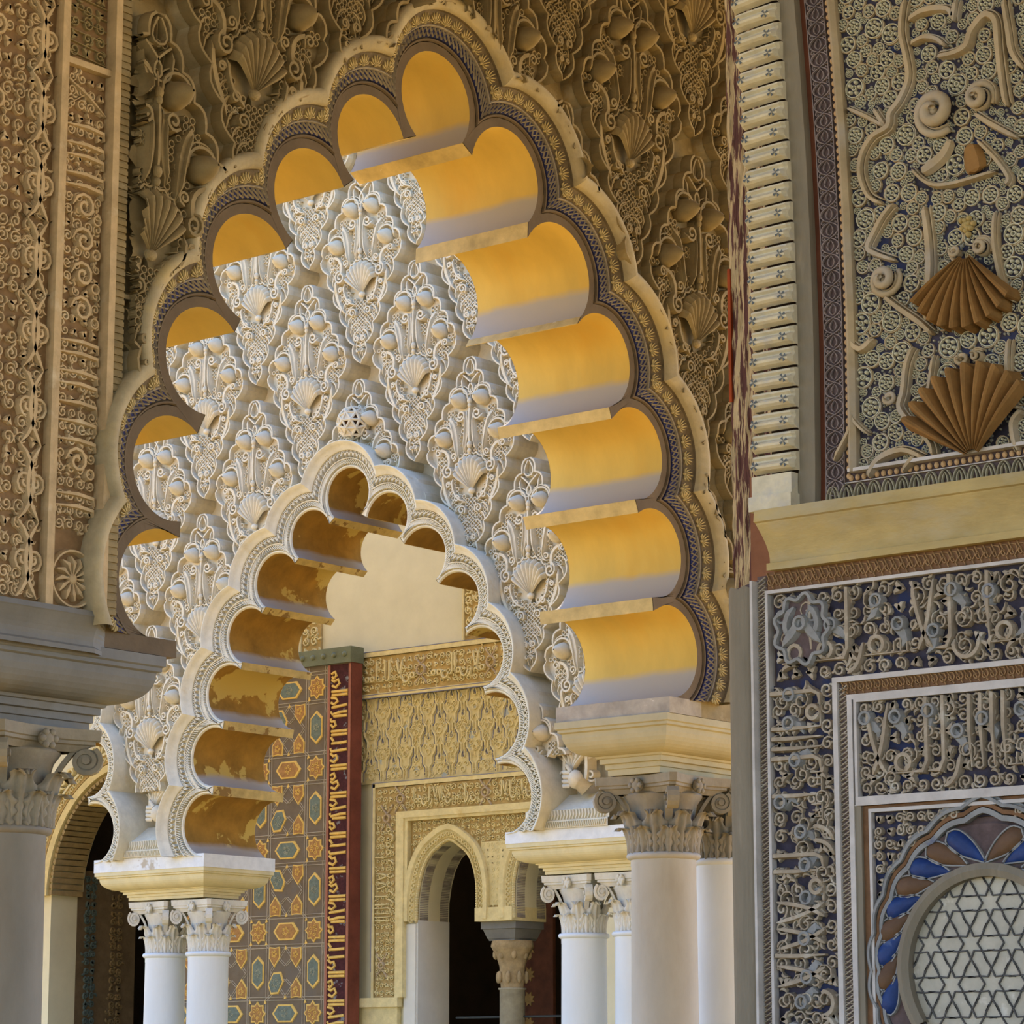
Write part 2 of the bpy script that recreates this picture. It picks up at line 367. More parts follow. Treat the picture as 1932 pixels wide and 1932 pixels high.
def sebka_meshes(mt, mside, depth, tag):
    P = {}; B = -0.062      # ground level of the carving; the border stands at 0
    top, wid, bot = (0.0, 0.975), (0.445, 0.265), (0.0, -0.71)
    ur = lobed_edge(top, wid, 6, 0.25); lr = lobed_edge(wid, bot, 6, 0.22)
    right = ur + lr
    outl = right + [bot] + [(-x, y) for x, y in reversed(right[1:])]
    holes = []
    for s in (-1, 1):
        holes.append([(s * x, y) for x, y in teardrop(0.047, 0.745, 0.040, 62)])
        holes.append([(s * x, y) for x, y in [(0.03, 0.36), (0.06, 0.26), (0.075, 0.17), (0.045, 0.15), (0.02, 0.18), (0.018, 0.27)]])
        holes.append([(s * x, y) for x, y in [(0.145, 0.50), (0.20, 0.55), (0.19, 0.44), (0.16, 0.34), (0.130, 0.36)]])
        holes.append([(s * x, y) for x, y in teardrop(0.285, 0.17, 0.042, 200)])
        holes.append([(s * x, y) for x, y in teardrop(0.175, -0.10, 0.030, 70)])
    holes.append(teardrop(0, -0.155, 0.026, 90)); holes.append(teardrop(0, -0.36, 0.034, 90, 1.4))
    mb = MB(); mb.prism(outl, B - 0.004, B, holes, hole_depth=B - min(0.15, depth * 0.6))
    P['plate'] = mb.mesh(tag + ' plate', mt)
    mb = MB(); mb.rows([[(x, y, -depth) for x, y in outl], [(x, y, B - 0.002) for x, y in outl]], True); P['side'] = mb.mesh(tag + ' side', mside)
    b = MB(); busy = []
    for s in (-1, 1):
        e = [(s * x, y) for x, y in ur + [wid]]
        i1 = [(s * max(0.0, x - 0.020), y - 0.016) for x, y in ur + [wid]]
        b.ribbon([((p[0] + q[0]) / 2, (p[1] + q[1]) / 2) for p, q in zip(e, i1)], 0.013, 0.062, B)
        low = [(s * x, y) for x, y in lr + [bot]]; l1 = [(s * max(0, x - 0.016), y + 0.004) for x, y in lr + [bot]]
        b.ribbon([((p[0] + q[0]) / 2, (p[1] + q[1]) / 2) for p, q in zip(low, l1)], 0.011, 0.060, B)
        for cx, cy in ((0.115, 0.62), (0.275, 0.325)):
            b.ribbon(arc(s * cx, cy + 0.01, 0.088, -20, 200, 12), 0.012, 0.060, B)
            b.ribbon(arc(s * cx, cy + 0.01, 0.112, 0, 180, 10), 0.006, 0.045, B); busy.append((s * cx, cy, 0.10))
        b.ribbon([(s * x, y) for x, y in teardrop(0.047, 0.745, 0.056, 62, n=12)], 0.010, 0.055, B); busy.append((s * 0.045, 0.75, 0.06))
        for k in range(12):
            t = k / 11; x0 = 0.365 - 0.335 * t; y0 = 0.09 - 0.71 * t
            b.ribbon(bez((s * (x0 - 0.10), y0 + 0.06), (s * (x0 - 0.03), y0 + 0.09), (s * x0, y0 + 0.02), (s * (x0 - 0.01), y0 - 0.035), 5), 0.008, 0.045, B)
            b.ribbon(bez((s * max(0.0, x0 - 0.16), y0 + 0.02), (s * max(0.0, x0 - 0.10), y0 + 0.05), (s * max(0, x0 - 0.08), y0), (s * max(0, x0 - 0.07), y0 - 0.03), 4), 0.006, 0.04, B)
        for cx, cy, r, a in ((0.085, -0.27, 0.042, 40), (0.040, -0.50, 0.028, 60), (0.135, -0.17, 0.030, 0), (0.33, 0.22, 0.036, 30), (0.17, 0.17, 0.036, 90), (0.225, -0.05, 0.026, 0), (0.025, -0.60, 0.014, 30)):
            b.ribbon([(s * x, y) for x, y in spiral(cx, cy, 0.006, r, a, 1.6, 14)], 0.010, 0.060, B); busy.append((s * cx, cy, r + 0.01))
    b.ribbon(teardrop(0, 0.885, 0.05, 90, 1.3, 12) + [teardrop(0, 0.885, 0.05, 90, 1.3, 12)[0]], 0.009, 0.06, B); busy.append((0, 0.885, 0.055))
    b.ribbon([(0, 0.94), (0, 0.84)], 0.008, 0.06, B)
    busy += [(0, 0.0, 0.17), (0, 0.3, 0.06), (0, 0.45, 0.06), (0, 0.6, 0.03), (0.08, 0.48, 0.07), (-0.08, 0.48, 0.07), (0.05, 0.3, 0.06), (-0.05, 0.3, 0.06), (0.16, 0.38, 0.05), (-0.16, 0.38, 0.05), (0.14, 0.22, 0.05), (-0.14, 0.22, 0.05), (0.235, 0.055, 0.07), (-0.235, 0.055, 0.07)]
    row = 0; y = 0.93; Rr = random.Random(4)
    while y > -0.62:
        half = 0.445 * (0.975 - y) / 0.71 if y > 0.265 else 0.445 * (y + 0.71) / 0.975
        x = -half + 0.045 + (0.018 if row % 2 else 0)
        while x < half - 0.04:
            if all((x - u) ** 2 + (y - v) ** 2 > r * r for u, v, r in busy):
                b.ring(x, y, 0.0155, 0.0065, 0.040, B, 7)
            x += 0.038
        y -= 0.033; row += 1
    P['filigree'] = b.mesh(tag + ' filigree', mt)
    sh = MB(); per = 6; fl = 9; na = fl * per; spread = 56; R = []; n_r = 8
    for jn in range(n_r + 1):
        t = jn / n_r; rowp = []
        for i in range(na + 1):
            u = i / na; a = math.radians(90 + spread - 2 * spread * u); cor = abs(math.sin(PI * (i % per) / per))
            rr = 0.268 * (0.05 + 0.95 * t) * (1 + 0.05 * cor * t) * (0.80 + 0.20 * math.cos((u - 0.5) * PI))
            rowp.append((rr * math.cos(a) * 0.92, rr * math.sin(a), B + 0.03 + 0.05 * t ** 0.7 + 0.035 * cor * (0.3 + 0.7 * t) - 0.05 * max(0, t - 0.85) / 0.15))
        R.append(rowp)
    sh.rows(R); sh.rows([R[-1], [(x * 1.02, yy * 1.02, B) for x, yy, z in R[-1]]]); sh.ball((0, -0.005, B + 0.03), 0.035, 0.028, 0.03, 8, 4, 0.0)
    sh.ribbon([(x * 1.10, yy * 1.07 + 0.004) for x, yy, z in R[-1]][::3], 0.009, 0.05, B)
    P['shell'] = sh.mesh(tag + ' shell', mt)
    bo = MB(); n = 14; R = []
    for t, q in ((0.0, 0.005), (0.10, 0.022), (0.25, 0.040), (0.45, 0.056), (0.65, 0.064), (0.85, 0.060), (1.0, 0.045)):
        R.append([(q * math.cos(2 * PI * k / n) * (1 + 0.07 * (k % 2)), q * math.sin(2 * PI * k / n) * (1 + 0.07 * (k % 2)), 0.115 - 0.175 * t) for k in range(n)])
    bo.rows(R, True); P['boss'] = bo.mesh(tag + ' boss', mt, True)
    st = MB(); st.ribbon([(0, 0.70), (0, 0.5), (0, 0.3), (0, 0.15)], 0.013, 0.075, B)
    for y, r in ((0.60, 0.022), (0.565, 0.018), (0.245, 0.024), (0.20, 0.017)): st.ball((0, y, 0.0), r, r * 1.3, r, 8, 4, 0.0)
    P['stem'] = st.mesh(tag + ' stem', mt)
    sc = MB()
    sc.ribbon(spiral(0.083, 0.49, 0.008, 0.048, 160, 1.55, 16), 0.0125, 0.078, B); sc.ribbon(bez((0.045, 0.53), (0.025, 0.42), (0.03, 0.30), (0.06, 0.19), 8), [0.014, 0.02, 0.026, 0.030, 0.030, 0.026, 0.02, 0.014, 0.008], 0.064, B)
    sc.ribbon(bez((0.045, 0.50), (0.035, 0.40), (0.045, 0.30), (0.062, 0.20), 6), 0.005, 0.082, B)
    P['scroll'] = sc.mesh(tag + ' scroll', mt)
    lf = MB()
    lf.ribbon(bez((0.225, 0.50), (0.15, 0.42), (0.15, 0.28), (0.125, 0.14), 9), [0.012, 0.022, 0.03, 0.034, 0.036, 0.034, 0.03, 0.026, 0.02, 0.012], 0.058, B)
    lf.ribbon(bez((0.215, 0.47), (0.16, 0.38), (0.16, 0.28), (0.13, 0.16), 7), 0.007, 0.078, B)
    lf.ribbon(bez((0.34, 0.24), (0.22, 0.25), (0.19, 0.14), (0.24, 0.05), 7), 0.02, 0.06, B)
    P['leaf'] = lf.mesh(tag + ' leaf', mt)
    vo = MB(); vo.ribbon(spiral(0.235, 0.055, 0.008, 0.060, 200, 1.7, 18), 0.0125, 0.076, B)
    vo.ribbon(bez((0.30, 0.06), (0.32, -0.06), (0.26, -0.18), (0.19, -0.26), 8), [0.012, 0.018, 0.022, 0.025, 0.026, 0.024, 0.02, 0.015, 0.008], 0.058, B)
    vo.ribbon(bez((0.20, 0.0), (0.21, -0.08), (0.17, -0.18), (0.07, -0.20), 7), 0.013, 0.062, B)
    vo.v = [(x * 0.93, y, z) for x, y, z in vo.v]
    P['volute'] = vo.mesh(tag + ' volute', mt)
    return P

def sebka_cell(P, parent, a, b, c, s=1.0, clip=None):
    """one rhomb of the net: a panel with its carved pieces"""
    def use(me, mx):
        if clip is None: return me, mx
        inv = None
        def fn(x, y):
            q = mx @ Vector((x, y, 0)); q = base @ q
            return clip(q.x, q.y)
        base = T(a, b, c, 0, s)
        return clip_mesh(me, fn), mx
    base0 = T(a, b, c, 0, s); I = Matrix.Identity(4)
    me, _ = use(P['plate'], I)
    if me is None: return None
    o = put('sebka_panel', me, parent, base0)
    items = [('panel_side', 'side', I, None), ('filigree', 'filigree', I, 'stuff'), ('shell', 'shell', T(0, -0.115, 0.0), None), ('stem', 'stem', I, None)]
    for sx in (-1, 1):
        X = Matrix.Diagonal((sx, 1, 1, 1))
        items += [('boss', 'boss', T(sx * 0.115, 0.62, -0.02), None), ('boss', 'boss', T(sx * 0.275, 0.325, -0.02), None),
                  ('scroll', 'scroll', X, None), ('leaf', 'leaf', X, None), ('volute', 'volute', X, None)]
    for nm, key, mx, kd in items:
        me, _ = use(P[key], mx)
        if me is None: continue
        put(nm, me, o, mx, kind=kd)
    return o

# ---------------------------------------------------------------- arch shells: soffit lobes, cusps and mouldings
def arch_wall(name, A, polyfront, polyback, cf, cb, m, mx, kind='structure', label=None):
    mb = MB()
    for poly, c in ((polyfront, cf), (polyback, cb)):
        tr = tessellate_polygon([[Vector((x, y, 0)) for x, y in poly]])
        mb.add([(x, y, c) for x, y in poly], [tuple(t) for t in tr])
    o = mb.build(name, m, None, matrix=mx, kind=kind, label=label)
    return o
def soffits(A, parent, c0, c1, m, ml):
    n = len(A.L)
    for i in range(n):
        pts = A.arcpts(i, 0.0, 24); mb = MB()
        mb.rows([[(x, y, c0) for x, y in pts], [(x, y, (c0 * 2 + c1) / 3) for x, y in pts], [(x, y, (c0 + 2 * c1) / 3) for x, y in pts], [(x, y, c1) for x, y in pts]])
        o = mb.build('soffit_lobe', m, parent, True); ys = [p[1] for p in pts]; y0, y1 = min(ys), max(ys)
        at = o.data.attributes.new('lobe_h', 'FLOAT', 'POINT'); at.data.foreach_set('value', [(v[1] - y0) / (y1 - y0) for v in mb.v])
        if i < n - 1:
            p, q = A.L[i][2], A.L[i + 1][0]; lb = MB()
            ex, ey = q[0] - p[0], q[1] - p[1]; l = math.hypot(ex, ey) or 1e-6
            nx, ny = ey / l * 0.004, -ex / l * 0.004
            # a blunt ledge closing the cusp
            if (p[0] + nx - A.Q[0]) ** 2 + (p[1] + ny - A.Q[1]) ** 2 > (p[0] - A.Q[0]) ** 2 + (p[1] - A.Q[1]) ** 2: nx, ny = -nx, -ny
            lb.rows([[(p[0], p[1], c0), (p[0] + nx, p[1] + ny, c0), (q[0] + nx, q[1] + ny, c0), (q[0], q[1], c0)], [(p[0], p[1], c1), (p[0] + nx, p[1] + ny, c1), (q[0] + nx, q[1] + ny, c1), (q[0], q[1], c1)]])
            lb.build('cusp_ledge', ml, parent)
def moulding(A, i, prof, mb, n=26):
    mb.rows([[(x, y, c) for x, y in A.arcpts(i, o, n)] for o, c in prof])
def arclen(A, i, o):
    p = A.arcpts(i, o, 20); return sum(math.hypot(p[k + 1][0] - p[k][0], p[k + 1][1] - p[k][1]) for k in range(20))
def at_arc(A, i, o, t):
    p = A.arcpts(i, o, 40); f = t * 40; k = min(39, int(f)); u = f - k
    return (p[k][0] + (p[k + 1][0] - p[k][0]) * u, p[k][1] + (p[k + 1][1] - p[k][1]) * u)

# ================================================================ NEAR ARCADE WALL (gallery side, in shade)
TN = 0.81
onl = ARCH_N.outline(0.05, 12); onb = ARCH_N.outline(0.0, 16)
zl = ARCH_N.L[0][0][1]; zr = ARCH_N.L[-1][2][1]
zbl, zbr = 3.50, 3.60
def wallpoly(o): return [(6.2, 8.4), (6.2, zbl), (o[0][0], zbl)] + o + [(o[-1][0], zbr), (17.6, zbr), (17.6, 8.4)]
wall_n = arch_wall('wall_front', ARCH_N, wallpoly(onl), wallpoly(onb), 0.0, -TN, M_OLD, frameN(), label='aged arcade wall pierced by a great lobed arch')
tb = MB(); tb.box(6.2, ARCH_N.L[0][0][0], zbl - 0.002, zbl, -TN, 0); tb.box(ARCH_N.L[-1][2][0], 17.6, zbr - 0.002, zbr, -TN, 0); tb.box(6.2, 17.6, 8.4, 8.402, -TN, 0)
tb.build('wall_underside', M_RIM, wall_n)
soffits(ARCH_N, wall_n, 0.0, -TN, M_OCHRE2, M_LEDGE)
fan = MB()
for k in range(7):
    a = math.radians(90 + (k - 3) * 25)
    fan.ribbon([(0.006 * math.cos(a), 0.004 + 0.006 * math.sin(a)), (0.03 * math.cos(a), 0.03 * math.sin(a)), (0.055 * math.cos(a) * (1 - 0.08 * abs(k - 3)), 0.055 * math.sin(a) + 0.004)], [0.002, 0.0055, 0.005], 0.010, 0.0)
fan.ball((0, 0.004, 0), 0.009, 0.009, 0.012, 8, 3, 0.0)
FANME = fan.mesh('palmette', M_FAN)
fan2 = MB()
for k in range(3):
    a = math.radians(90 + (k - 1) * 20)
    fan2.ribbon([(0.0, 0.012), (0.022 * math.cos(a), 0.012 + 0.03 * math.sin(a)), (0.036 * math.cos(a), 0.012 + 0.048 * math.sin(a))], [0.002, 0.005, 0.003], 0.007, 0.0)
n_l = len(ARCH_N.L)
for i in range(n_l):
    mb = MB()
    moulding(ARCH_N, i, [(0.0, 0.0), (0.052, 0.0), (0.056, 0.012), (0.064, 0.014), (0.070, 0.004), (0.072, -0.004)], mb)
    if i < n_l - 1:
        p, q = ARCH_N.L[i][2], ARCH_N.L[i + 1][0]; x = ARCH_N.meet(i, 0.052)
        pa = ARCH_N.arcpts(i, 0.052)[-1]
        mb.add([(p[0], p[1], 0.0), (q[0], q[1], 0.0), (x[0], x[1], 0.001)], [(0, 1, 2)])
    mb.build('arch_rim', M_RIM, wall_n)
    bd = MB(); moulding(ARCH_N, i, [(0.072, -0.004), (0.074, 0.016), (0.126, 0.030), (0.128, 0.05)], bd); bd.build('lattice_bed', M_BLUE, wall_n)
    la = MB(); nb = max(8, int(arclen(ARCH_N, i, 0.1) / 0.034))
    for k in range(nb):
        for d in (0, 1):
            p0 = at_arc(ARCH_N, i, 0.074 if d == 0 else 0.124, k / nb); p1 = at_arc(ARCH_N, i, 0.124 if d == 0 else 0.074, (k + 1) / nb)
            dx, dy = p1[0] - p0[0], p1[1] - p0[1]; l = math.hypot(dx, dy) or 1e-6; nx, ny = -dy / l * 0.0042, dx / l * 0.0042
            ca, cb_ = (0.017, 0.031) if d == 0 else (0.031, 0.017)
            la.add([(p0[0] + nx, p0[1] + ny, ca), (p0[0], p0[1], ca + 0.009), (p0[0] - nx, p0[1] - ny, ca), (p1[0] + nx, p1[1] + ny, cb_), (p1[0], p1[1], cb_ + 0.009), (p1[0] - nx, p1[1] - ny, cb_)], [(0, 1, 4, 3), (1, 2, 5, 4)])
    moulding(ARCH_N, i, [(0.122, 0.028), (0.124, 0.045), (0.130, 0.05), (0.134, 0.046)], la)
    la.build('lattice', M_HOOD if False else mat('grey lattice stucco', (0.36, 0.31, 0.24), 0.25, 12), wall_n, kind='stuff')
    fb = MB(); moulding(ARCH_N, i, [(0.134, 0.046), (0.136, 0.052), (0.198, 0.080), (0.200, 0.095)], fb); fb.build('palmette_bed', M_FANBED, wall_n)
    cx, cy, r = ARCH_N.C[i]; nf = max(5, int(arclen(ARCH_N, i, 0.165) / 0.082))
    for k in range(nf):
        x, y = at_arc(ARCH_N, i, 0.137, (k + 0.5) / nf); ang = math.atan2(y - cy, x - cx)
        put('palmette', FANME, wall_n, T(x, y, 0.055, ang - PI / 2) @ Matrix.Rotation(math.radians(22), 4, 'X'))
    hd = MB(); moulding(ARCH_N, i, [(0.200, 0.095), (0.203, 0.118), (0.212, 0.128), (0.240, 0.150), (0.262, 0.150), (0.275, 0.138), (0.280, 0.115), (0.280, 0.0)], hd)
    hd.build('hood_moulding', M_HOOD, wall_n, True)
# sebka of the near wall
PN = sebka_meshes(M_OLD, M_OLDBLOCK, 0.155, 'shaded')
PANEL_EDGE = pxN(222, 500)[0]
for (bx, bz, dx, dz, s, rng, lim) in ((12.43, 6.79, 0.62, 0.93, 1.04, 'R', None), (9.42, 6.38, 0.655, 0.95, 1.08, 'L', None)):
    for k in range(-6, 4):
        for n in range(-5, 6):
            x = bx + n * 2 * dx + (dx if k % 2 else 0); z = bz + k * dz
            if rng == 'R' and (x < 10.75 or x > 16.2): continue
            if rng == 'L' and (x > 10.75 or x < 8.2): continue
            if z < 3.9 or z > 7.9: continue
            def clip(u, v, rng=rng):
                if ARCH_N.inside(u, v, 0.23) or v < 3.75: return True
                if rng == 'R': return u < 10.9
                return u > 10.88 or u < PANEL_EDGE
            # cells wholly inside the opening are not there
            test = [(x + u * s, z + v * s) for u, v in ((0, 1), (0.5, 0.25), (-0.5, 0.25), (0, -0.74), (0, 0.2), (0.25, 0.6), (-0.25, 0.6), (0.25, -0.2), (-0.25, -0.2))]
            f = [clip(*p) for p in test]
            if all(f): continue
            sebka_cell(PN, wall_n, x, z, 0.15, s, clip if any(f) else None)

# ================================================================ FAR ARCADE WALL (court side, open to the sky)
TF = 0.84; GF = -0.30
PIER_C = -17.87
def mirror_arch(A, xc):
    L = []
    for p0, pm, p1 in reversed(A.L):
        f = lambda p: (2 * xc - p[0], p[1])
        L.append((f(p1), f(pm), f(p0)))
    return Arch(L)
ARCH_G = mirror_arch(ARCH_F, PIER_C)
def fpoly(o):
    a1 = ARCH_F.outline(o, 12); a2 = ARCH_G.outline(o, 12)
    return [(-26.0, 10.6), (-26.0, ZS), (a2[0][0], ZS)] + a2 + [(a2[-1][0], ZS), (a1[0][0], ZS)] + a1 + [(a1[-1][0], ZS), (-9.0, ZS), (-9.0, 10.6)]
wall_f = arch_wall('wall_court', ARCH_F, fpoly(0.1), fpoly(0.0), GF, -TF, M_CREAM, frameX(XF), label='pale sebka arcade wall beyond the great lobed arch')
tb = MB(); tb.box(-26, -9, 10.6, 10.602, -TF, GF); tb.build('wall_underside', M_CREAM, wall_f)
M_BAND = mat('pale moulding stucco', (0.76, 0.68, 0.50), 0.15, 9, col2=(0.62, 0.46, 0.22), t2=0.62, s2=4, soft=0.15)
for A, vis in ((ARCH_F, range(13)), (ARCH_G, range(7, 13))):
    soffits(A, wall_f, 0.0, -TF, M_SOFF2, M_SLEDGE)
    for i in vis:
        mb = MB(); moulding(A, i, [(0.0, -0.005), (0.003, 0.0), (0.010, 0.012), (0.020, 0.014), (0.027, 0.006), (0.028, -0.010)], mb)
        if i < 12:
            p, q = A.L[i][2], A.L[i + 1][0]; x = A.meet(i, 0.024)
            mb.add([(p[0], p[1], 0.0), (q[0], q[1], 0.0), (x[0], x[1], 0.012), ], [(0, 1, 2)])
        mb.build('arch_rim', M_BAND, wall_f)
        zb = MB(); moulding(A, i, [(0.028, -0.012), (0.029, -0.006), (0.070, 0.004), (0.072, 0.034), (0.080, 0.036), (0.083, 0.020)], zb)
        nb = max(10, int(arclen(A, i, 0.05) / 0.020))
        for k in range(nb):
            p0 = at_arc(A, i, 0.031, k / nb); p1 = at_arc(A, i, 0.069, min(1, (k + 1.2) / nb))
            zb.ribbon([(p0[0], p0[1]), (p1[0], p1[1])], 0.0052, 0.030, 0.000, False)
        zb.build('zigzag_band', M_BAND, wall_f)
        lb = MB(); moulding(A, i, [(0.083, 0.012), (0.084, 0.010), (0.138, 0.026), (0.140, 0.060)], lb)
        nb = max(8, int(arclen(A, i, 0.105) / 0.044))
        for k in range(nb):
            p0 = at_arc(A, i, 0.086, (k + 0.5) / nb); 
            for d in (-0.7, 0.0, 0.7):
                p1 = at_arc(A, i, 0.136, max(0, min(1, (k + 0.5 + d) / nb)))
                pm = at_arc(A, i, 0.116, max(0, min(1, (k + 0.5 + d * 0.35) / nb)))
                lb.ribbon([p0, pm, p1], 0.0056, 0.036, 0.016, False)
        lb.build('leaf_band', M_BAND, wall_f)
        hd = MB(); moulding(A, i, [(0.140, 0.060), (0.144, 0.066), (0.160, 0.074), (0.185, 0.100), (0.202, 0.132), (0.208, 0.134), (0.212, 0.125), (0.212, GF)], hd)
        hd.build('hood_moulding', M_BAND, wall_f, True)
PF = sebka_meshes(M_CREAM, M_CREAM_SIDE, 0.30, 'pale')
SB_X0, SB_Z0, SB_DX, SB_DZ = -15.51, 8.06, 0.597, 0.905
PIER_BOT = 3.98
for k in range(-2, 6):
    for n in range(-4, 5):
        x = SB_X0 + n * 2 * SB_DX + (SB_DX if k % 2 else 0); z = SB_Z0 - k * SB_DZ
        if x < -19.6 or x > -12.0: continue
        def clip(u, v): return ARCH_F.inside(u, v, 0.16) or ARCH_G.inside(u, v, 0.16) or v < PIER_BOT
        test = [(x + u, z + v) for u, v in ((0, 1), (0.5, 0.25), (-0.5, 0.25), (0, -0.74), (0, 0.2), (0.25, 0.6), (-0.25, 0.6), (0.25, -0.2), (-0.25, -0.2))]
        f = [clip(*p) for p in test]
        if all(f): continue
        sebka_cell(PF, wall_f, x, z, 0.0, 1.0, clip if any(f) else None)

# ================================================================ columns and imposts
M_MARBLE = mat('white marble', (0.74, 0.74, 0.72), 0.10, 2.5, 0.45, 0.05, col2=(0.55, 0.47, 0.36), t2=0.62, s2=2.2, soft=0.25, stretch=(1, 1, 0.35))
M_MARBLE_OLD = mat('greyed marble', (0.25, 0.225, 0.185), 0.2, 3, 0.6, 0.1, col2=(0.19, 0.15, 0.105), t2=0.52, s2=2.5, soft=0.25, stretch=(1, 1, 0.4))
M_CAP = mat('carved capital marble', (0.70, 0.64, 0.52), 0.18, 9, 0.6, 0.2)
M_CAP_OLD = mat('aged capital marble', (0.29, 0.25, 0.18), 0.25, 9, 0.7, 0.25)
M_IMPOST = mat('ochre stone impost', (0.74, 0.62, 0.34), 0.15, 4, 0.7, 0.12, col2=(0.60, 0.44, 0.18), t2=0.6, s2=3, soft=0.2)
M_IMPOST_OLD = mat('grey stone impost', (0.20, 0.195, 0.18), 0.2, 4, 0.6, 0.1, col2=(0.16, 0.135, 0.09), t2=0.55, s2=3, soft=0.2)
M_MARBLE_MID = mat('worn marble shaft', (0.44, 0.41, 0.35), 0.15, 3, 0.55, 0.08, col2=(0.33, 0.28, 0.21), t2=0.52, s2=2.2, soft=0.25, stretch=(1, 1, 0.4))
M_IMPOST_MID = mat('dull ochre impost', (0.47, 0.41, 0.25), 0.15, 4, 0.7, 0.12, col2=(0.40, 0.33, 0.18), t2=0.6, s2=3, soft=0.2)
M_LEDGEST = mat('pale plaster ledge', (0.80, 0.78, 0.72), 0.12, 12, 0.8, 0.2, col2=(0.52, 0.44, 0.32), t2=0.62, s2=5, soft=0.05)

CAPH = 0.46
def capital_meshes(mt, tag):
    D = {}
    b = MB(); b.lathe([(0.0, 0.0), (0.178, 0.0), (0.176, 0.10), (0.180, 0.20), (0.205, 0.30), (0.235, 0.345), (0.235, 0.36), (0.0, 0.36)], n=28)
    D['bell'] = b.mesh(tag + ' bell', mt, True)
    def leaf(h, w, out, curl):
        m = MB(); R = []; nv = 16; nu = 14
        for j in range(nv + 1):
            t = j / nv; z = h * (t if t < 0.86 else 0.86 + (t - 0.86) * 0.2 - (t - 0.86) * 1.2 * curl)
            r = 0.186 + out * t ** 2.4 + (0.03 if t > 0.86 else 0) * 1
            wd = w * (0.62 + 0.5 * math.sin(PI * min(1, t * 0.95 + 0.12))) * (1 - 0.75 * max(0, (t - 0.72) / 0.28))
            row = []
            for i in range(nu + 1):
                u = (i / nu - 0.5) * 2
                lob = 1 + 0.30 * math.sin(t * 24) * abs(u) ** 2.5
                rr = r + 0.020 * (1 - u * u) + 0.013 * math.cos(u * PI * 3.0) * (1 - t * 0.4) + 0.006 * math.sin(t * 24) * abs(u)
                ang = u * wd * lob / 0.2 * 0.5
                row.append((rr * math.cos(ang), rr * math.sin(ang), z))
            R.append(row)
        m.rows(R); return m
    D['leaf1'] = leaf(0.185, 0.150, 0.055, 0.8).mesh(tag + ' low leaf', mt, True)
    D['leaf2'] = leaf(0.295, 0.140, 0.085, 0.8).mesh(tag + ' high leaf', mt, True)
    v = MB()   # corner volute: a spiral band in the diagonal plane, with a stalk
    sp = spiral(0.345, 0.315, 0.010, 0.068, 20, 2.1, 30)
    st = bez((0.185, 0.13), (0.20, 0.24), (0.24, 0.30), (0.30, 0.372), 8)
    for pts, wd in ((sp, 0.036), (st, 0.028)):
        n = len(pts); rowsL = []
        for i, (x, z) in enumerate(pts):
            x0, z0 = pts[max(0, i - 1)]; x1, z1 = pts[min(n - 1, i + 1)]; l = math.hypot(x1 - x0, z1 - z0) or 1e-6
            nx, nz = -(z1 - z0) / l * 0.010, (x1 - x0) / l * 0.010
            w2 = wd * (0.75 + 0.25 * i / n)
            rowsL.append([(x + nx, -w2, z + nz), (x + nx * 1.4, 0, z + nz * 1.4), (x + nx, w2, z + nz), (x - nx, w2, z - nz), (x - nx, -w2, z - nz)])
        v.rows(rowsL, True)
    eye = [(0.345 + 0.018 * math.cos(t * PI / 4), 0.315 + 0.018 * math.sin(t * PI / 4)) for t in range(8)]
    v.add([(x, -0.046, z) for x, z in eye] + [(x, 0.046, z) for x, z in eye], [tuple(range(8)), tuple(range(8, 16))] + [(k, (k + 1) % 8, 8 + (k + 1) % 8, 8 + k) for k in range(8)])
    # solid cheek between the turns
    ch = [(0.345 + 0.058 * math.cos(t * PI / 8), 0.315 + 0.058 * math.sin(t * PI / 8)) for t in range(16)]
    v.add([(x, -0.024, z) for x, z in ch] + [(x, 0.024, z) for x, z in ch], [tuple(range(16)), tuple(range(16, 32))])
    D['volute'] = v.mesh(tag + ' volute', mt)
    a = MB()
    def absq(hs, cut):
        out = []
        for q in range(4):
            for i in range(9):
                t = (i / 8 - 0.5) * 2 * 0.90; x = hs - cut * (1 - (t / 0.9) ** 2); y = t * hs
                c, s_ = math.cos(q * PI / 2), math.sin(q * PI / 2); out.append((x * c - y * s_, x * s_ + y * c))
        return out
    a.rows([[(x, y, z) for x, y in absq(h, k)] for h, k, z in ((0.235, 0.03, 0.355), (0.27, 0.05, 0.385), (0.285, 0.05, 0.39), (0.285, 0.05, 0.405), (0.30, 0.055, 0.41), (0.305, 0.055, CAPH), (0.05, 0.0, CAPH))], True)
    D['abacus'] = a.mesh(tag + ' abacus', mt)
    f = MB(); f.ball((0.258, 0, 0.40), 0.028, 0.045, 0.042, 10, 6)
    for k in range(6): f.ball((0.275, 0.035 * math.cos(k * PI / 3), 0.40 + 0.033 * math.sin(k * PI / 3)), 0.014, 0.018, 0.018, 6, 4)
    D['fleuron'] = f.mesh(tag + ' fleuron', mt, True)
    return D
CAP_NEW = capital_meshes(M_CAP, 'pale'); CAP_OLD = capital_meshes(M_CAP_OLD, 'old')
def shaft_mesh(zn, mt):
    m = MB(); m.lathe([(0.26, 0.0), (0.26, 0.08), (0.23, 0.10), (0.24, 0.16), (0.195, 0.19), (0.188, 0.22), (0.192, zn * 0.4), (0.182, zn - 0.05), (0.184, zn - 0.045), (0.184, zn)], n=40)
    return m.mesh('column shaft', mt, True)
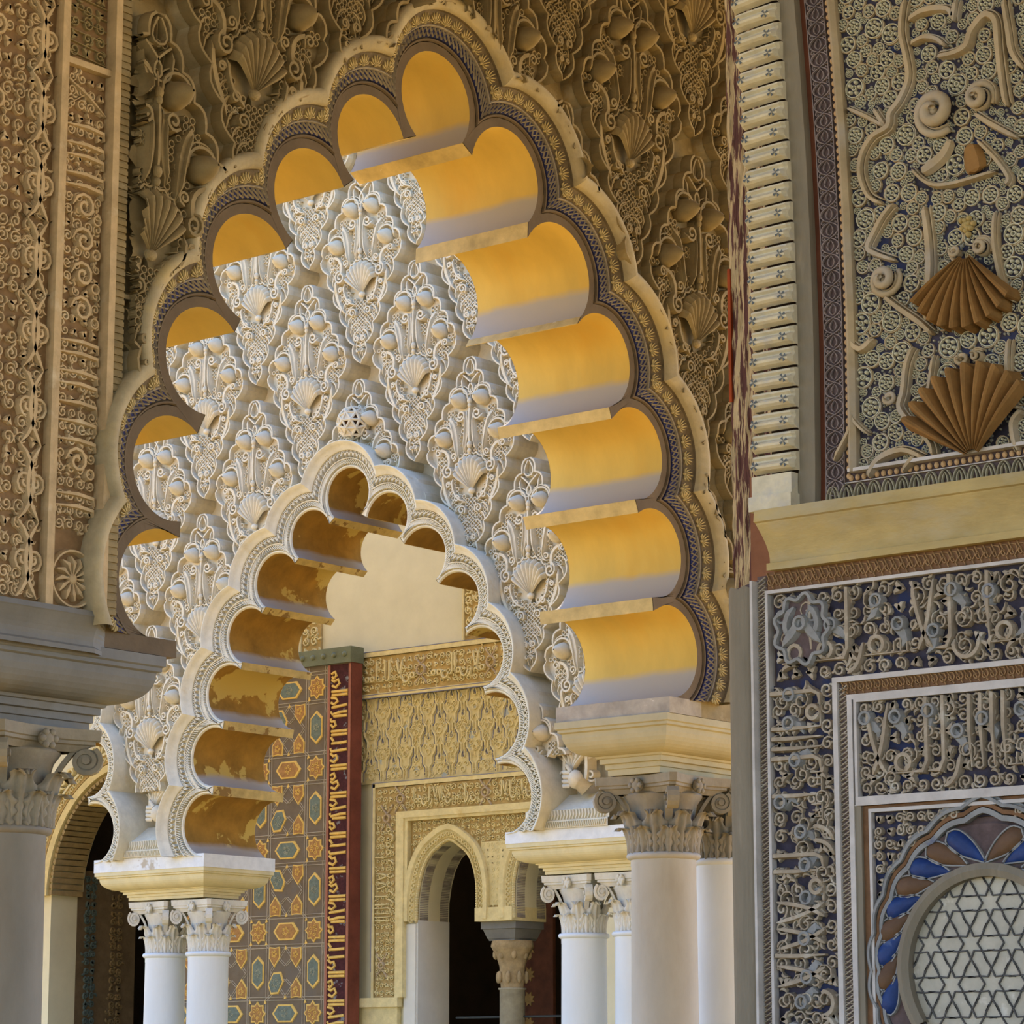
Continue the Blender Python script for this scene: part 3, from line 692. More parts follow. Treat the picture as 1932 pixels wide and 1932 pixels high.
def column(x, y, zn, D, ms, label, group=None, s=1.0, cat='column', cs=None):
    cs = cs or s
    e = bpy.data.objects.new('column', None); COL.objects.link(e); e.location = (x, y, 0); e['label'] = label; e['category'] = cat; e['kind'] = 'thing'
    if group: e['group'] = group
    put('shaft', shaft_mesh(zn, ms), e, Matrix.Diagonal((s, s, 1, 1)))
    nk = MB(); nk.lathe([(0.184, -0.012), (0.200, -0.006), (0.208, 0.006), (0.208, 0.016), (0.200, 0.026), (0.178, 0.03)], n=36)
    put('necking', nk.mesh('necking', ms, True), e, Matrix.Translation((0, 0, zn)) @ Matrix.Diagonal((s, s, 1, 1)))
    c = put('capital', D['bell'], e, Matrix.Translation((0, 0, zn + 0.02)) @ Matrix.Diagonal((cs, cs, (CAPH - 0.02) / CAPH, 1)))
    for k in range(8):
        put('acanthus_leaf', D['leaf1'], c, Matrix.Rotation(k * PI / 4, 4, 'Z'))
        put('acanthus_leaf', D['leaf2'], c, Matrix.Rotation(k * PI / 4 + PI / 8, 4, 'Z'))
    for k in range(4):
        put('volute', D['volute'], c, Matrix.Rotation(k * PI / 2 + PI / 4, 4, 'Z'))
        put('fleuron', D['fleuron'], c, Matrix.Rotation(k * PI / 2, 4, 'Z'))
    put('abacus', D['abacus'], c)
    return e
def loft_rect(mb, x0, x1, y0, y1, prof):
    mb.rows([[(x0 + d, y0 + d, z), (x1 - d, y0 + d, z), (x1 - d, y1 - d, z), (x0 + d, y1 - d, z)] for d, z in prof], True)
    d, z = prof[-1]; mb.add([(x0 + d, y0 + d, z), (x1 - d, y0 + d, z), (x1 - d, y1 - d, z), (x0 + d, y1 - d, z)], [(0, 1, 2, 3)])
    d, z = prof[0]; mb.add([(x0 + d, y0 + d, z), (x1 - d, y0 + d, z), (x1 - d, y1 - d, z), (x0 + d, y1 - d, z)], [(0, 1, 2, 3)])
def impost(x0, x1, y0, y1, zt, zb, ins, mt, label, ledge=None, ml=None, lx=0.0):
    h = zt - zb; m = MB()
    pr = [(0.0, zt), (0.0, zt - 0.13 * h), (0.012, zt - 0.15 * h), (0.012, zt - 0.20 * h)]
    for i in range(9):
        t = i / 8; pr.append((0.03 + (ins - 0.085) * (1 - math.cos(t * PI / 2)) , zt - h * (0.22 + 0.42 * math.sin(t * PI / 2) ** 0.9)))
    pr += [(ins - 0.05, zt - 0.68 * h), (ins - 0.035, zt - 0.69 * h), (ins - 0.035, zt - 0.78 * h), (ins - 0.012, zt - 0.79 * h), (ins - 0.012, zt - 0.88 * h), (ins, zt - 0.89 * h), (ins, zb)]
    loft_rect(m, x0, x1, y0, y1, pr)
    e = m.build('impost_block', mt, None, label=label, cat='impost')
    if ledge:
        l = MB(); l.box(x0 - lx, x1 + lx, y0 - lx, y1 + lx, ledge[0], ledge[1]); l.build('ledge', ml, e)
    return e
# near arcade
NLc = pxN(5, 1620, -0.40)[0]; NRc = pxN(1252, 1620, -0.40)[0]
YM = YN + 0.40
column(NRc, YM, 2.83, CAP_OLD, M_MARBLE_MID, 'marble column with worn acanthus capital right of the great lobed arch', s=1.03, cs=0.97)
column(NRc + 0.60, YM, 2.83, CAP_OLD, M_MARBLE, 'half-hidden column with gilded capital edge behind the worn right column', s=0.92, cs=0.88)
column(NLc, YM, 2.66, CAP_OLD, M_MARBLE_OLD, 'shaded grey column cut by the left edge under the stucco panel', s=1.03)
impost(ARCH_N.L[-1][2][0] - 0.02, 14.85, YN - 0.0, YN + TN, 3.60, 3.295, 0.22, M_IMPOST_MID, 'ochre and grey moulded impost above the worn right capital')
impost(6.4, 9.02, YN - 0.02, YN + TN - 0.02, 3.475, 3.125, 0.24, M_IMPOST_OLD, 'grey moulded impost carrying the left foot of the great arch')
ft = MB()
x = ARCH_N.L[-1][2][0]; ft.box(x - 0.005, x + 0.3, zbr, ARCH_N.L[-1][2][1] + 0.004, -TN, 0.004)
ft.build('arch_foot', mat('grey worn ledge', (0.42, 0.37, 0.30), 0.3, 8, col2=(0.8, 0.76, 0.66), t2=0.66, s2=8, soft=0.03), wall_n)
ft = MB(); x = ARCH_N.L[0][0][0]; ft.box(x - 0.9, x + 0.03, zbl - 0.02, ARCH_N.L[0][0][1] + 0.004, -TN, 0.004); ft.build('arch_foot', M_RIM, wall_n)
# far arcade
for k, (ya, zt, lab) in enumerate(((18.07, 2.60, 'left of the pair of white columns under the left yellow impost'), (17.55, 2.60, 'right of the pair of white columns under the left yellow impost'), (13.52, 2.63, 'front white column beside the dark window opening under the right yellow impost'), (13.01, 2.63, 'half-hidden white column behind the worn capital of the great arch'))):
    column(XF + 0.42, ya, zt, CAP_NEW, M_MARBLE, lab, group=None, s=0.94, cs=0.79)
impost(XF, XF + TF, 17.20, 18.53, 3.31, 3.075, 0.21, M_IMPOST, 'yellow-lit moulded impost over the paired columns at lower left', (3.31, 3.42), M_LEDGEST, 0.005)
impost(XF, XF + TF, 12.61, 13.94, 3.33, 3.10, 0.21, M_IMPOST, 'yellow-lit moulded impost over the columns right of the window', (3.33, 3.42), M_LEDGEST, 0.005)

# ================================================================ carved ornament generators
def vines(mb, a0, a1, b0, b1, cell, w, h, c=0.0, seed=1, inside=None, dens=1.0):
    """scrolling stucco vines: spirals, leaves and tendrils filling a rectangle"""
    R = random.Random(seed); na = max(1, round((a1 - a0) / cell)); nb = max(1, round((b1 - b0) / cell))
    ca = (a1 - a0) / na; cb = (b1 - b0) / nb
    for i in range(na):
        for j in range(nb):
            x = a0 + (i + 0.5) * ca; y = b0 + (j + 0.5) * cb
            if inside and not inside(x, y): continue
            if R.random() > dens: continue
            d = 1 if (i + j) % 2 else -1; r = min(ca, cb) * (0.40 + 0.08 * R.random()); st = R.choice((0, 90, 180, 270)) + R.uniform(-20, 20)
            if R.random() < 0.28:     # a split palm leaf instead of the spiral
                for q in (-1, 1):
                    u = math.radians(st) + q * 0.55; mb.ribbon(bez((x - r * 0.8 * math.cos(math.radians(st)), y - r * 0.8 * math.sin(math.radians(st))), (x - r * 0.2 * math.cos(u), y - r * 0.2 * math.sin(u)), (x + r * 0.5 * math.cos(u), y + r * 0.5 * math.sin(u)), (x + r * 1.0 * math.cos(u + q * 0.5), y + r * 1.0 * math.sin(u + q * 0.5)), 6), [w * 0.6, w * 1.5, w * 2.1, w * 2.3, w * 2.0, w * 1.3, w * 0.4], h * 0.9, c)
                continue
            mb.ribbon(spiral(x, y, r * 0.12, r, st, d * 1.45, 13), [w * (1.15 - 0.45 * k / 13) for k in range(14)], h, c)
            e = (x + r * math.cos(math.radians(st) + d * 2 * PI * 1.45), y + r * math.sin(math.radians(st) + d * 2 * PI * 1.45))
            t = R.uniform(0, 2 * PI)
            for q in range(2):
                u = t + q * PI * 0.9; l = min(ca, cb) * 0.5
                mb.ribbon(bez(e, (e[0] + l * 0.4 * math.cos(u), e[1] + l * 0.4 * math.sin(u)), (e[0] + l * 0.8 * math.cos(u + 0.6), e[1] + l * 0.8 * math.sin(u + 0.6)), (e[0] + l * math.cos(u + 1.2), e[1] + l * math.sin(u + 1.2)), 4), [w * 0.6, w * 1.2, w * 1.3, w * 0.9, w * 0.3], h * 0.85, c)
def script(mb, a0, a1, b0, b1, w, h, c=0.0, seed=1):
    """a line of tall carved lettering: uprights, joined foot strokes, bowls and loops, read right to left"""
    R = random.Random(seed); H = b1 - b0; x = a1 - H * 0.12; base = b0 + H * 0.22
    while x > a0 + H * 0.2:
        k = R.choice(('al', 'lam', 'bowl', 'loop', 'al', 'lamalif', 'ra', 'teeth'))
        if k == 'al':
            mb.ribbon([(x, base), (x - 0.01 * H, base + 0.4 * H), (x, b1 - 0.04 * H), (x + 0.05 * H, b1 - 0.10 * H)], w, h, c); x -= H * 0.13
        elif k == 'lam':
            mb.ribbon([(x + 0.04 * H, b1 - 0.12 * H), (x, b1 - 0.03 * H), (x, base + 0.1 * H), (x - 0.05 * H, base), (x - 0.2 * H, base)], w, h, c); x -= H * 0.20
        elif k == 'bowl':
            mb.ribbon(arc(x - 0.14 * H, base + 0.02 * H, 0.15 * H, 20, -200, 10) , w, h, c); mb.ball((x - 0.14 * H, base + 0.12 * H, c), w * 1.2, w * 1.2, h, 6, 3, 0.0); x -= H * 0.32
        elif k == 'loop':
            mb.ribbon(arc(x - 0.08 * H, base + 0.10 * H, 0.085 * H, -90, 270, 12), w, h, c); mb.ribbon([(x + 0.02 * H, base), (x - 0.26 * H, base)], w, h, c); x -= H * 0.26
        elif k == 'lamalif':
            mb.ribbon(bez((x, b1 - 0.05 * H), (x - 0.04 * H, base + 0.3 * H), (x - 0.12 * H, base + 0.1 * H), (x - 0.2 * H, base), 7), w, h, c)
            mb.ribbon(bez((x - 0.26 * H, b1 - 0.05 * H), (x - 0.2 * H, base + 0.3 * H), (x - 0.1 * H, base + 0.1 * H), (x - 0.02 * H, base), 7), w, h, c); x -= H * 0.34
        elif k == 'ra':
            mb.ribbon(bez((x, base + 0.14 * H), (x, base), (x - 0.06 * H, b0 + 0.06 * H), (x - 0.2 * H, b0 + 0.05 * H), 7), w, h, c); x -= H * 0.18
        else:
            for q in range(3): mb.ribbon([(x - q * 0.08 * H, base + (0.16 - 0.02 * q) * H), (x - q * 0.08 * H, base)], w, h, c)
            mb.ribbon([(x + 0.02 * H, base), (x - 0.26 * H, base)], w, h, c); x -= H * 0.28
def rosette_mesh(r, n, m, tag='rosette'):
    b = MB(); b.ring(0, 0, r, r * 0.085, r * 0.30, 0.0, 14); b.ring(0, 0, r * 0.24, r * 0.08, r * 0.35, 0.0, 8)
    for k in range(n):
        t = 2 * PI * k / n; b.ball((r * 0.60 * math.cos(t), r * 0.60 * math.sin(t), 0), r * min(0.23, 1.55 / n), r * min(0.23, 1.55 / n), r * 0.5, 7, 3, 0.0)
    return b.mesh(tag, m)

# ================================================================ INNER WALL OF THE FAR GALLERY
M_YSTUCCO = mat('honey carved stucco', (0.76, 0.63, 0.32), 0.18, 12, col2=(0.66, 0.48, 0.18), t2=0.6, s2=5, soft=0.15)
M_YBED = mat('ochre stucco bed', (0.50, 0.35, 0.14), 0.3, 14)
M_YBED2 = mat('pale ochre bed', (0.70, 0.58, 0.30), 0.2, 14, col2=(0.40, 0.44, 0.46), t2=0.58, s2=7, soft=0.05)
M_LINE = mat('blue grey painted groove', (0.22, 0.22, 0.30), 0.3, 20)
M_WHITE = mat('white plaster jamb', (0.72, 0.70, 0.64), 0.08, 4, bump=0.05)
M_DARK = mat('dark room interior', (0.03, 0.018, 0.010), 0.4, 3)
zb = lambda x, y: pxB(x, y)[1]
ab = lambda x, y: pxB(x, y)[0]
F1T, F1B = zb(900, 1217), zb(900, 1287)
F2T, F2B = zb(850, 1476), zb(850, 1524)
HB = [pxB(*p) for p in ((784, 1737), (785, 1700), (790, 1665), (797, 1638), (808, 1615), (824, 1598), (846, 1584), (866, 1595), (883, 1612), (893, 1636), (898, 1664), (899, 1700), (898, 1733))]
hx = (ab(898, 1733) + ab(968, 1728)) / 2; pz = HB[-1][1]
HB2 = [(2 * hx - x, z) for x, z in reversed(HB)]
hole = [(HB[0][0], 0.02)] + HB + HB2 + [(HB2[-1][0], 0.02)]
wallb = MB(); outer = [(-27, 0), (-9, 0), (-9, 13.0), (-27, 13.0)]  # upper wall, out of view, raised to keep sun off the far soffits
DL_, DR_ = ab(90, 1750), ab(400, 1750)
dc = (DL_ + DR_) / 2; dr = (DR_ - DL_) / 2; dz = zb(90, 1690)
dhole = [(DL_, 0.02)] + [(dc - dr * math.cos(t) , dz + (dr * 1.05) * math.sin(t)) for t in [PI * k / 24 for k in range(25)]] + [(DR_, 0.02)]
wallb.prism(outer, -0.5, -0.04, [hole, dhole], back=False)
wall_b = wallb.build('wall_back', M_BACKWALL, None, matrix=frameX(XB), kind='structure', label='cream inner wall of the far gallery with carved friezes')
# white jamb reveal
j = MB(); j.box(HB[0][0] - 0.012, HB[0][0] + 0.006, 0.02, HB[0][1] + 0.005, -0.5, -0.03); j.box(HB[0][0] - 0.16, HB[0][0] - 0.012, 0.02, HB[0][1] - 0.03, -0.05, -0.012)
j.build('white_jamb', M_WHITE, wall_b)
# dark room behind the windows
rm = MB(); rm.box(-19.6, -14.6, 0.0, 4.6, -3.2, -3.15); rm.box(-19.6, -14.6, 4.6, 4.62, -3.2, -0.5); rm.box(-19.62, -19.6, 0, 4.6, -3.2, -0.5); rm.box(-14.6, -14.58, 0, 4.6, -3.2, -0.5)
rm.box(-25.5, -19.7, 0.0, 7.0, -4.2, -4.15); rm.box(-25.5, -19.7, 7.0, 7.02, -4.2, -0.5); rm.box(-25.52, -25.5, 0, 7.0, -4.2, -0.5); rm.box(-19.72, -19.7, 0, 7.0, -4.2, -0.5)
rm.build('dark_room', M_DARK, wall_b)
# doorway at the left: toothed intrados, yellow archivolt, shaded ornamented jamb
def dring(nm, r0, r1, c0, c1, mt, teeth=False):
    m = MB(); P0 = []; n = 60
    pts = lambda r: [(dc - (dr + r) * math.cos(PI * k / n), dz + (dr * 1.05 + r) * math.sin(PI * k / n)) for k in range(n + 1)]
    m.rows([[(x, y, -0.05) for x, y in pts(r0)], [(x, y, c0) for x, y in pts(r0)], [(x, y, c1) for x, y in pts(r1)], [(x, y, -0.05) for x, y in pts(r1)]]); return m.build(nm, mt, wall_b)
dring('door_archivolt', 0.02, 0.09, 0.02, 0.03, M_YSTUCCO); o = dring('door_archivolt', 0.10, 0.20, 0.03, 0.02, M_YBED)
tt_ = MB()
for k in range(70):
    t = PI * (k + 0.5) / 70; x, y = dc - (dr + 0.15) * math.cos(t), dz + (dr * 1.05 + 0.15) * math.sin(t); tt_.ring(x, y, 0.022, 0.009, 0.02, 0.022, 8)
tt_.build('archivolt_rings', M_YSTUCCO, wall_b); dring('door_archivolt', 0.20, 0.23, 0.035, 0.03, M_YSTUCCO)
cr = MB(); R_ = random.Random(3)
for k in range(26):
    t = PI * (0.10 + 0.85 * k / 26); q = 0.27 + 0.05 * R_.random(); x, y = dc - (dr + q) * math.cos(t), dz + (dr * 1.05 + q) * math.sin(t)
    cr.ribbon(spiral(x, y, 0.01, 0.07, R_.uniform(0, 360), 1.4, 12), 0.018, 0.05, -0.02); cr.ribbon(bez((x - 0.07, y), (x - 0.04, y + 0.08), (x + 0.02, y + 0.02), (x + 0.06, y + 0.09), 6), 0.018, 0.045, -0.02)
cr.build('crocket_leaves', M_YSTUCCO, wall_b)
M_TEETH = mat('brown toothed intrados', (0.36, 0.26, 0.12), 0.3, 12)
for k in range(60):
    t = PI * (k + 0.5) / 60; x, y = dc - dr * math.cos(t), dz + dr * 1.05 * math.sin(t); ex, ey = math.sin(t), math.cos(t)
    m = MB(); w_ = 0.030; m.quadbox([(x - ex * w_, y - ey * w_), (x + ex * w_, y + ey * w_), (x + ex * w_ + math.cos(t) * 0.05, y + ey * w_ - math.sin(t) * 0.05), (x - ex * w_ + math.cos(t) * 0.05, y - ey * w_ - math.sin(t) * 0.05)], -0.45, 0.0, 0.25); m.build('intrados_tooth', M_TEETH, wall_b)
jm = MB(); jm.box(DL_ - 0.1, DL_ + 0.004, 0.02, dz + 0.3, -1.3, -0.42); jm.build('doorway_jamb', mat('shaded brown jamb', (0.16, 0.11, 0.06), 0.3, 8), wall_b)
for c0_, c1_, sd, mt in ((-0.70, -0.52, 5, mat('blue green tile vine', (0.10, 0.13, 0.12), 0.3, 10)), (-1.10, -0.90, 6, mat('brown jamb lettering', (0.22, 0.15, 0.07), 0.3, 10))):
    t_ = MB(); vines(t_, c0_, c1_, 1.6, dz + 0.25, 0.09, 0.012, 0.02, 0.0, sd); m = MB(); m.v = [(DL_ + 0.005 + z, y, x) for x, y, z in t_.v]; m.f = t_.f; m.build('jamb_ornament', mt, wall_b, kind='stuff')
sh = MB()
a_s = ab(868, 1800); 
shut = MB(); shut.box(a_s - 0.24, a_s + 0.36, 0.4, 3.95, -1.02, -0.98); M_SHUT = mat('dark red window shutter', (0.085, 0.028, 0.012), 0.4, 8)
o = shut.build('window_shutter', M_SHUT, wall_b, label='dark red shutter leaf with painted stars')
stm = MB()
for k in range(7):
    z = 2.1 + k * 0.24
    pts = [(a_s + 0.06 + (0.075 if q % 2 else 0.045) * math.cos(q * PI / 8), z + (0.075 if q % 2 else 0.045) * math.sin(q * PI / 8)) for q in range(16)]
    stm.prism(pts, -0.98, -0.972)
stm.build('shutter_star', mat('dull gold paint', (0.22, 0.13, 0.04), 0.3, 20), o)
rod = MB(); rod.tube([(a_s - 0.3, zb(900, 1918), -0.30), (a_s + 1.1, zb(900, 1918), -0.30)], 0.012, 8); rod.build('barrier_rod', mat('dark iron', (0.03, 0.04, 0.045), 0.2, 9, 0.4), wall_b)
pst = MB(); pst.box(ab(1040, 1850), ab(1050, 1850), 0, 3.0, -0.30, -0.2); pst.build('olive_post', mat('olive painted frame', (0.20, 0.20, 0.10), 0.2, 5), wall_b)
# window archivolts: fringe and moulded rim following each opening
def offset_path(P, d):
    out = []
    for i in range(len(P)):
        x0, y0 = P[max(0, i - 1)]; x1, y1 = P[min(len(P) - 1, i + 1)]; l = math.hypot(x1 - x0, y1 - y0)
        out.append((P[i][0] - (y1 - y0) / l * d, P[i][1] + (x1 - x0) / l * d))
    return out
def smooth_path(P, k=4):
    out = []
    for i in range(len(P) - 1):
        p0, p1, p2, p3 = P[max(0, i - 1)], P[i], P[i + 1], P[min(len(P) - 1, i + 2)]
        for q in range(k):
            t = q / k
            out.append(tuple(0.5 * (2 * p1[m] + (p2[m] - p0[m]) * t + (2 * p0[m] - 5 * p1[m] + 4 * p2[m] - p3[m]) * t * t + (-p0[m] + 3 * p1[m] - 3 * p2[m] + p3[m]) * t ** 3) for m in range(2)))
    return out + [P[-1]]
for P in (HB, HB2):
    Q = smooth_path(P, 4)
    m1 = MB(); 
    for k in range(0, len(Q) - 1):
        for q in range(2):
            t = q / 2; x = Q[k][0] + (Q[k + 1][0] - Q[k][0]) * t; y = Q[k][1] + (Q[k + 1][1] - Q[k][1]) * t
            m1.ball((x, y, -0.02), 0.016, 0.020, 0.03, 6, 3, 0.0)
    o1 = offset_path(Q, 0.03); o2 = offset_path(Q, 0.085); o3 = offset_path(Q, 0.10); o4 = offset_path(Q, 0.15)
    m1.rows([[(x, y, -0.04) for x, y in Q], [(x, y, -0.005) for x, y in o1], [(x, y, 0.01) for x, y in o2], [(x, y, 0.03) for x, y in o3], [(x, y, 0.035) for x, y in o4], [(x, y, -0.04) for x, y in o4]])
    for k in range(len(o1) - 1):
        x, y = (o1[k][0] + o2[k][0]) / 2, (o1[k][1] + o2[k][1]) / 2; m1.ring(x, y, 0.018, 0.007, 0.02, -0.002, 7)
    m1.build('window_archivolt', M_YSTUCCO, wall_b)
    sf = MB(); sf.rows([[(x, y, -0.04) for x, y in Q], [(x, y, -0.5) for x, y in Q]]); 
    for k in range(len(Q) - 1):
        for q in range(3):
            t = (q + 0.5) / 3; x = Q[k][0] + (Q[k + 1][0] - Q[k][0]) * t; y = Q[k][1] + (Q[k + 1][1] - Q[k][1]) * t
            sf.tube([(x, y, -0.06), (x, y, -0.18)], 0.006, 5); sf.tube([(x, y, -0.36), (x, y, -0.48)], 0.006, 5)
    sf.build('window_soffit', mat('grey pierced stucco', (0.34, 0.29, 0.24), 0.3, 14), wall_b)
def band(name, a0, a1, b0, b1, cbed, mbed, c=0.0):
    m = MB(); m.box(a0, a1, b0, b1, c - 0.04, c + cbed); return m.build(name, mbed, wall_b)
def fillet(mb, a0, a1, b0, b1, c0, c1): mb.box(a0, a1, b0, b1, c0, c1)
RA = -10.0; aw = ab(756, 1600)
# first frieze
o = band('frieze', -21.5, RA, F1B, F1T, 0.03, M_YBED, -0.02)
t = MB(); fh = F1T - F1B
for k, xc in enumerate([ab(x, 1270) for x in (800, 930)] + [ab(800, 1270) - 0.95, ab(930, 1270) + 0.95]):
    pass
script(t, ab(690, 1270), ab(790, 1270), F1B + 0.05, F1T - 0.04, 0.012, 0.03, 0.012, 3); script(t, ab(815, 1265), ab(922, 1250), F1B + 0.05, F1T - 0.04, 0.012, 0.03, 0.012, 8)
script(t, -21.0, -19.4, F1B + 0.05, F1T - 0.04, 0.012, 0.03, 0.012, 9); script(t, -17.4, -14.5, F1B + 0.05, F1T - 0.04, 0.012, 0.03, 0.012, 5)
t.build('frieze_lettering', M_YSTUCCO, wall_b)
t = MB(); vines(t, -19.6, -14.5, F1B + 0.02, F1T - 0.02, 0.085, 0.0065, 0.016, 0.012, 31); t.build('frieze_vine', M_YSTUCCO, wall_b, kind='stuff')
t = MB()
for z in (F1B - 0.05, F1T + 0.005): t.box(-21.5, RA, z, z + 0.045, -0.04, 0.03)
t.build('frieze_border', M_YSTUCCO, wall_b)
t = MB()
for z in (F1B - 0.052, F1B - 0.02, F1T + 0.05): t.box(-21.5, RA, z, z + 0.007, 0.0, 0.0325)
t.build('painted_line', M_LINE, wall_b)
# cup-shaped shells of the friezes
def cup(x, z, r=0.05):
    m = MB(); m.ring(x, z, r, 0.014, 0.03, 0.01, 16)
    R = []; n = 16
    for jn in range(5):
        tt = jn / 4; R.append([(x + r * (1 - tt * 0.95) * math.cos(2 * PI * k / n), z + r * (1 - tt * 0.95) * math.sin(2 * PI * k / n), 0.02 - 0.05 * tt + (0.006 if k % 2 else 0)) for k in range(n)])
    m.rows(R, True)
    for s in (-1, 1):
        for d in (-1, 1):
            m.ribbon(bez((x, z + s * r), (x + d * 0.02, z + s * (r + 0.03)), (x + d * 0.06, z + s * (r + 0.05)), (x + d * 0.075, z + s * (r + 0.10)), 6), 0.009, 0.02, 0.012)
    m.build('frieze_cup', mat('dusky cup stucco', (0.50, 0.38, 0.24), 0.25, 12), wall_b)
cup(ab(797, 1264), (F1T + F1B) / 2); cup(ab(929, 1250), (F1T + F1B) / 2)
# carved side strips of the plain upper wall
for a0, a1 in ((ab(873, 1160), ab(873, 1160) + 0.5), (ab(604, 1200) - 0.28, ab(604, 1200))):
    o = band('carved_strip', a0, a1, F1T + 0.06, 9.0, 0.015, M_YBED, -0.03)
    t = MB(); vines(t, a0 + 0.02, a1 - 0.02, F1T + 0.08, F1T + 2.6, 0.11, 0.011, 0.025, -0.015, 12); t.box(a0, a0 + 0.02, F1T + 0.06, 9, -0.04, 0.012); t.build('strip_vine', M_YSTUCCO, wall_b, kind='stuff')
# net panel of linked arches below the first frieze
o = band('net_panel', -21.5, RA, F2T + 0.05, F1B - 0.055, 0.012, M_YBED2, -0.03)
t = MB(); t2 = MB(); pw = 0.30; z0 = F2T + 0.07; z1 = F1B - 0.08; ph = (z1 - z0) / 2
for i in range(-2, 14):
    for jn in range(4):
        x = ab(700, 1400) + (i + (0.5 if jn % 2 else 0)) * pw; z = z0 + jn * ph / 2
        if x > -15.5 or x < -21 or z > z1 - 0.2: continue
        for s in (-1, 1):
            t.ribbon([(x + s * 0.13, z), (x + s * 0.13, z + 0.10), (x + s * 0.10, z + 0.13), (x + s * 0.10, z + 0.20), (x + s * 0.055, z + 0.26), (x + s * 0.05, z + 0.31), (x, z + 0.38)], 0.008, 0.02, -0.018)
            t2.ribbon([(x + s * 0.105, z + 0.01), (x + s * 0.105, z + 0.09), (x + s * 0.075, z + 0.13), (x + s * 0.07, z + 0.20), (x + s * 0.03, z + 0.27)], 0.004, 0.008, -0.018)
            t.ribbon(spiral(x + s * 0.04, z + 0.1, 0.004, 0.03, 90, s * 1.2, 10), 0.005, 0.014, -0.018)
        t.ribbon(teardrop(x, z + 0.20, 0.03, 90, 1.3, 10), 0.006, 0.016, -0.018); t2.ribbon([(x, z + 0.17), (x + 0.012, z + 0.2), (x, z + 0.23), (x - 0.012, z + 0.2), (x, z + 0.17)], 0.004, 0.01, -0.018)
        t.ring(x, z + 0.05, 0.028, 0.007, 0.016, -0.018, 10)
vines(t, -19.6, -15.5, z0, z1, 0.07, 0.004, 0.010, -0.018, 77, dens=0.5)
t.build('net_tracery', M_YSTUCCO, wall_b, kind='stuff'); t2.build('net_blue_line', M_LINE, wall_b, kind='stuff')
# second frieze with its vertical return
a2l = ab(711, 1500)
o = band('frieze', a2l, RA, F2B, F2T, 0.03, M_YBED, -0.02)
t = MB(); script(t, ab(776, 1500), ab(905, 1500), F2B + 0.03, F2T - 0.02, 0.009, 0.028, 0.012, 21); script(t, ab(935, 1490), ab(1010, 1480), F2B + 0.03, F2T - 0.02, 0.009, 0.028, 0.012, 22)
t.build('frieze_lettering', M_YSTUCCO, wall_b)
t = MB(); vines(t, a2l + 0.02, -16.6, F2B + 0.01, F2T - 0.01, 0.075, 0.006, 0.016, 0.012, 41); t.build('frieze_vine', M_YSTUCCO, wall_b, kind='stuff')
cup(ab(759, 1509), (F2T + F2B) / 2, 0.042); cup(ab(919, 1497), (F2T + F2B) / 2, 0.042); cup(ab(733, 1548), F2B - 0.06, 0.036)
t = MB(); t.box(a2l - 0.03, RA, F2T + 0.005, F2T + 0.045, -0.04, 0.03); t.box(a2l - 0.03, a2l, 2.35, F2T + 0.04, -0.04, 0.03)
t.box(ab(752, 1600), RA, F2B - 0.07, F2B - 0.005, -0.04, 0.045); t.box(ab(752, 1600), ab(766, 1600), 2.35, F2B - 0.071, -0.04, 0.0445); t.box(ab(766, 1600), ab(772, 1600), pz, F2B - 0.101, -0.04, 0.0295)
t.box(ab(766, 1600), RA, F2B - 0.10, F2B - 0.07, -0.04, 0.03)
t.build('alfiz_moulding', M_YSTUCCO, wall_b)
t = MB(); t.box(a2l - 0.03, RA, F2T + 0.045, F2T + 0.052, 0, 0.032); t.box(a2l - 0.037, a2l - 0.03, 2.6, F2T + 0.04, 0, 0.032); t.build('painted_line', M_LINE, wall_b)
vs0, vs1 = a2l + 0.01, ab(749, 1600)
o = band('vertical_frieze', vs0, vs1, 2.35, F2B, 0.03, M_YBED, -0.02)
t = MB(); tmp = MB(); script(tmp, 2.95, F2B - 0.12, 0, vs1 - vs0, 0.009, 0.028, 0.012, 51)
t.v = [(vs1 - y, x, z) for x, y, z in tmp.v]; t.f = tmp.f; t.build('frieze_lettering', M_YSTUCCO, wall_b)
t = MB(); vines(t, vs0 + 0.005, vs1 - 0.005, 2.36, F2B - 0.02, 0.07, 0.006, 0.016, 0.012, 52); t.build('frieze_vine', M_YSTUCCO, wall_b, kind='stuff')
cup(ab(723, 1822), zb(723, 1822), 0.03)
# spandrels of the window
t = MB(); inr = lambda x, y: all(not ((x - hx - s * (HB[6][0] - hx)) ** 2 + (y - (HB[6][1] - 0.30)) ** 2 < 0.50 ** 2) for s in (-1, 1)) and not (abs(x - hx) > 10)
def spand(x, y):
    if y > F2B - 0.11: return False
    for P in (offset_path(HB, 0.16), offset_path(HB2, 0.16)):
        Pp = [(P[0][0], 0)] + P + [(P[-1][0], 0)]; ins = False; jn = len(Pp) - 1
        for i in range(len(Pp)):
            if (Pp[i][1] > y) != (Pp[jn][1] > y) and x < (Pp[jn][0] - Pp[i][0]) * (y - Pp[i][1]) / (Pp[jn][1] - Pp[i][1]) + Pp[i][0]: ins = not ins
            jn = i
        if ins: return False
    return y > pz + 0.12
vines(t, HB[0][0] - 0.06, HB2[-1][0] + 0.06, pz, F2B - 0.1, 0.062, 0.0062, 0.018, -0.03, 61, spand); 
t.build('spandrel_vine', M_YSTUCCO, wall_b, kind='stuff')
t = MB(); t.box(HB[0][0] - 0.09, HB2[-1][0] + 0.09, F2B - 0.10, F2B - 0.09, -0.04, -0.03)
bp = MB(); 
def sb(x0, x1, y0, y1): bp.box(x0, x1, y0, y1, -0.045, -0.032)
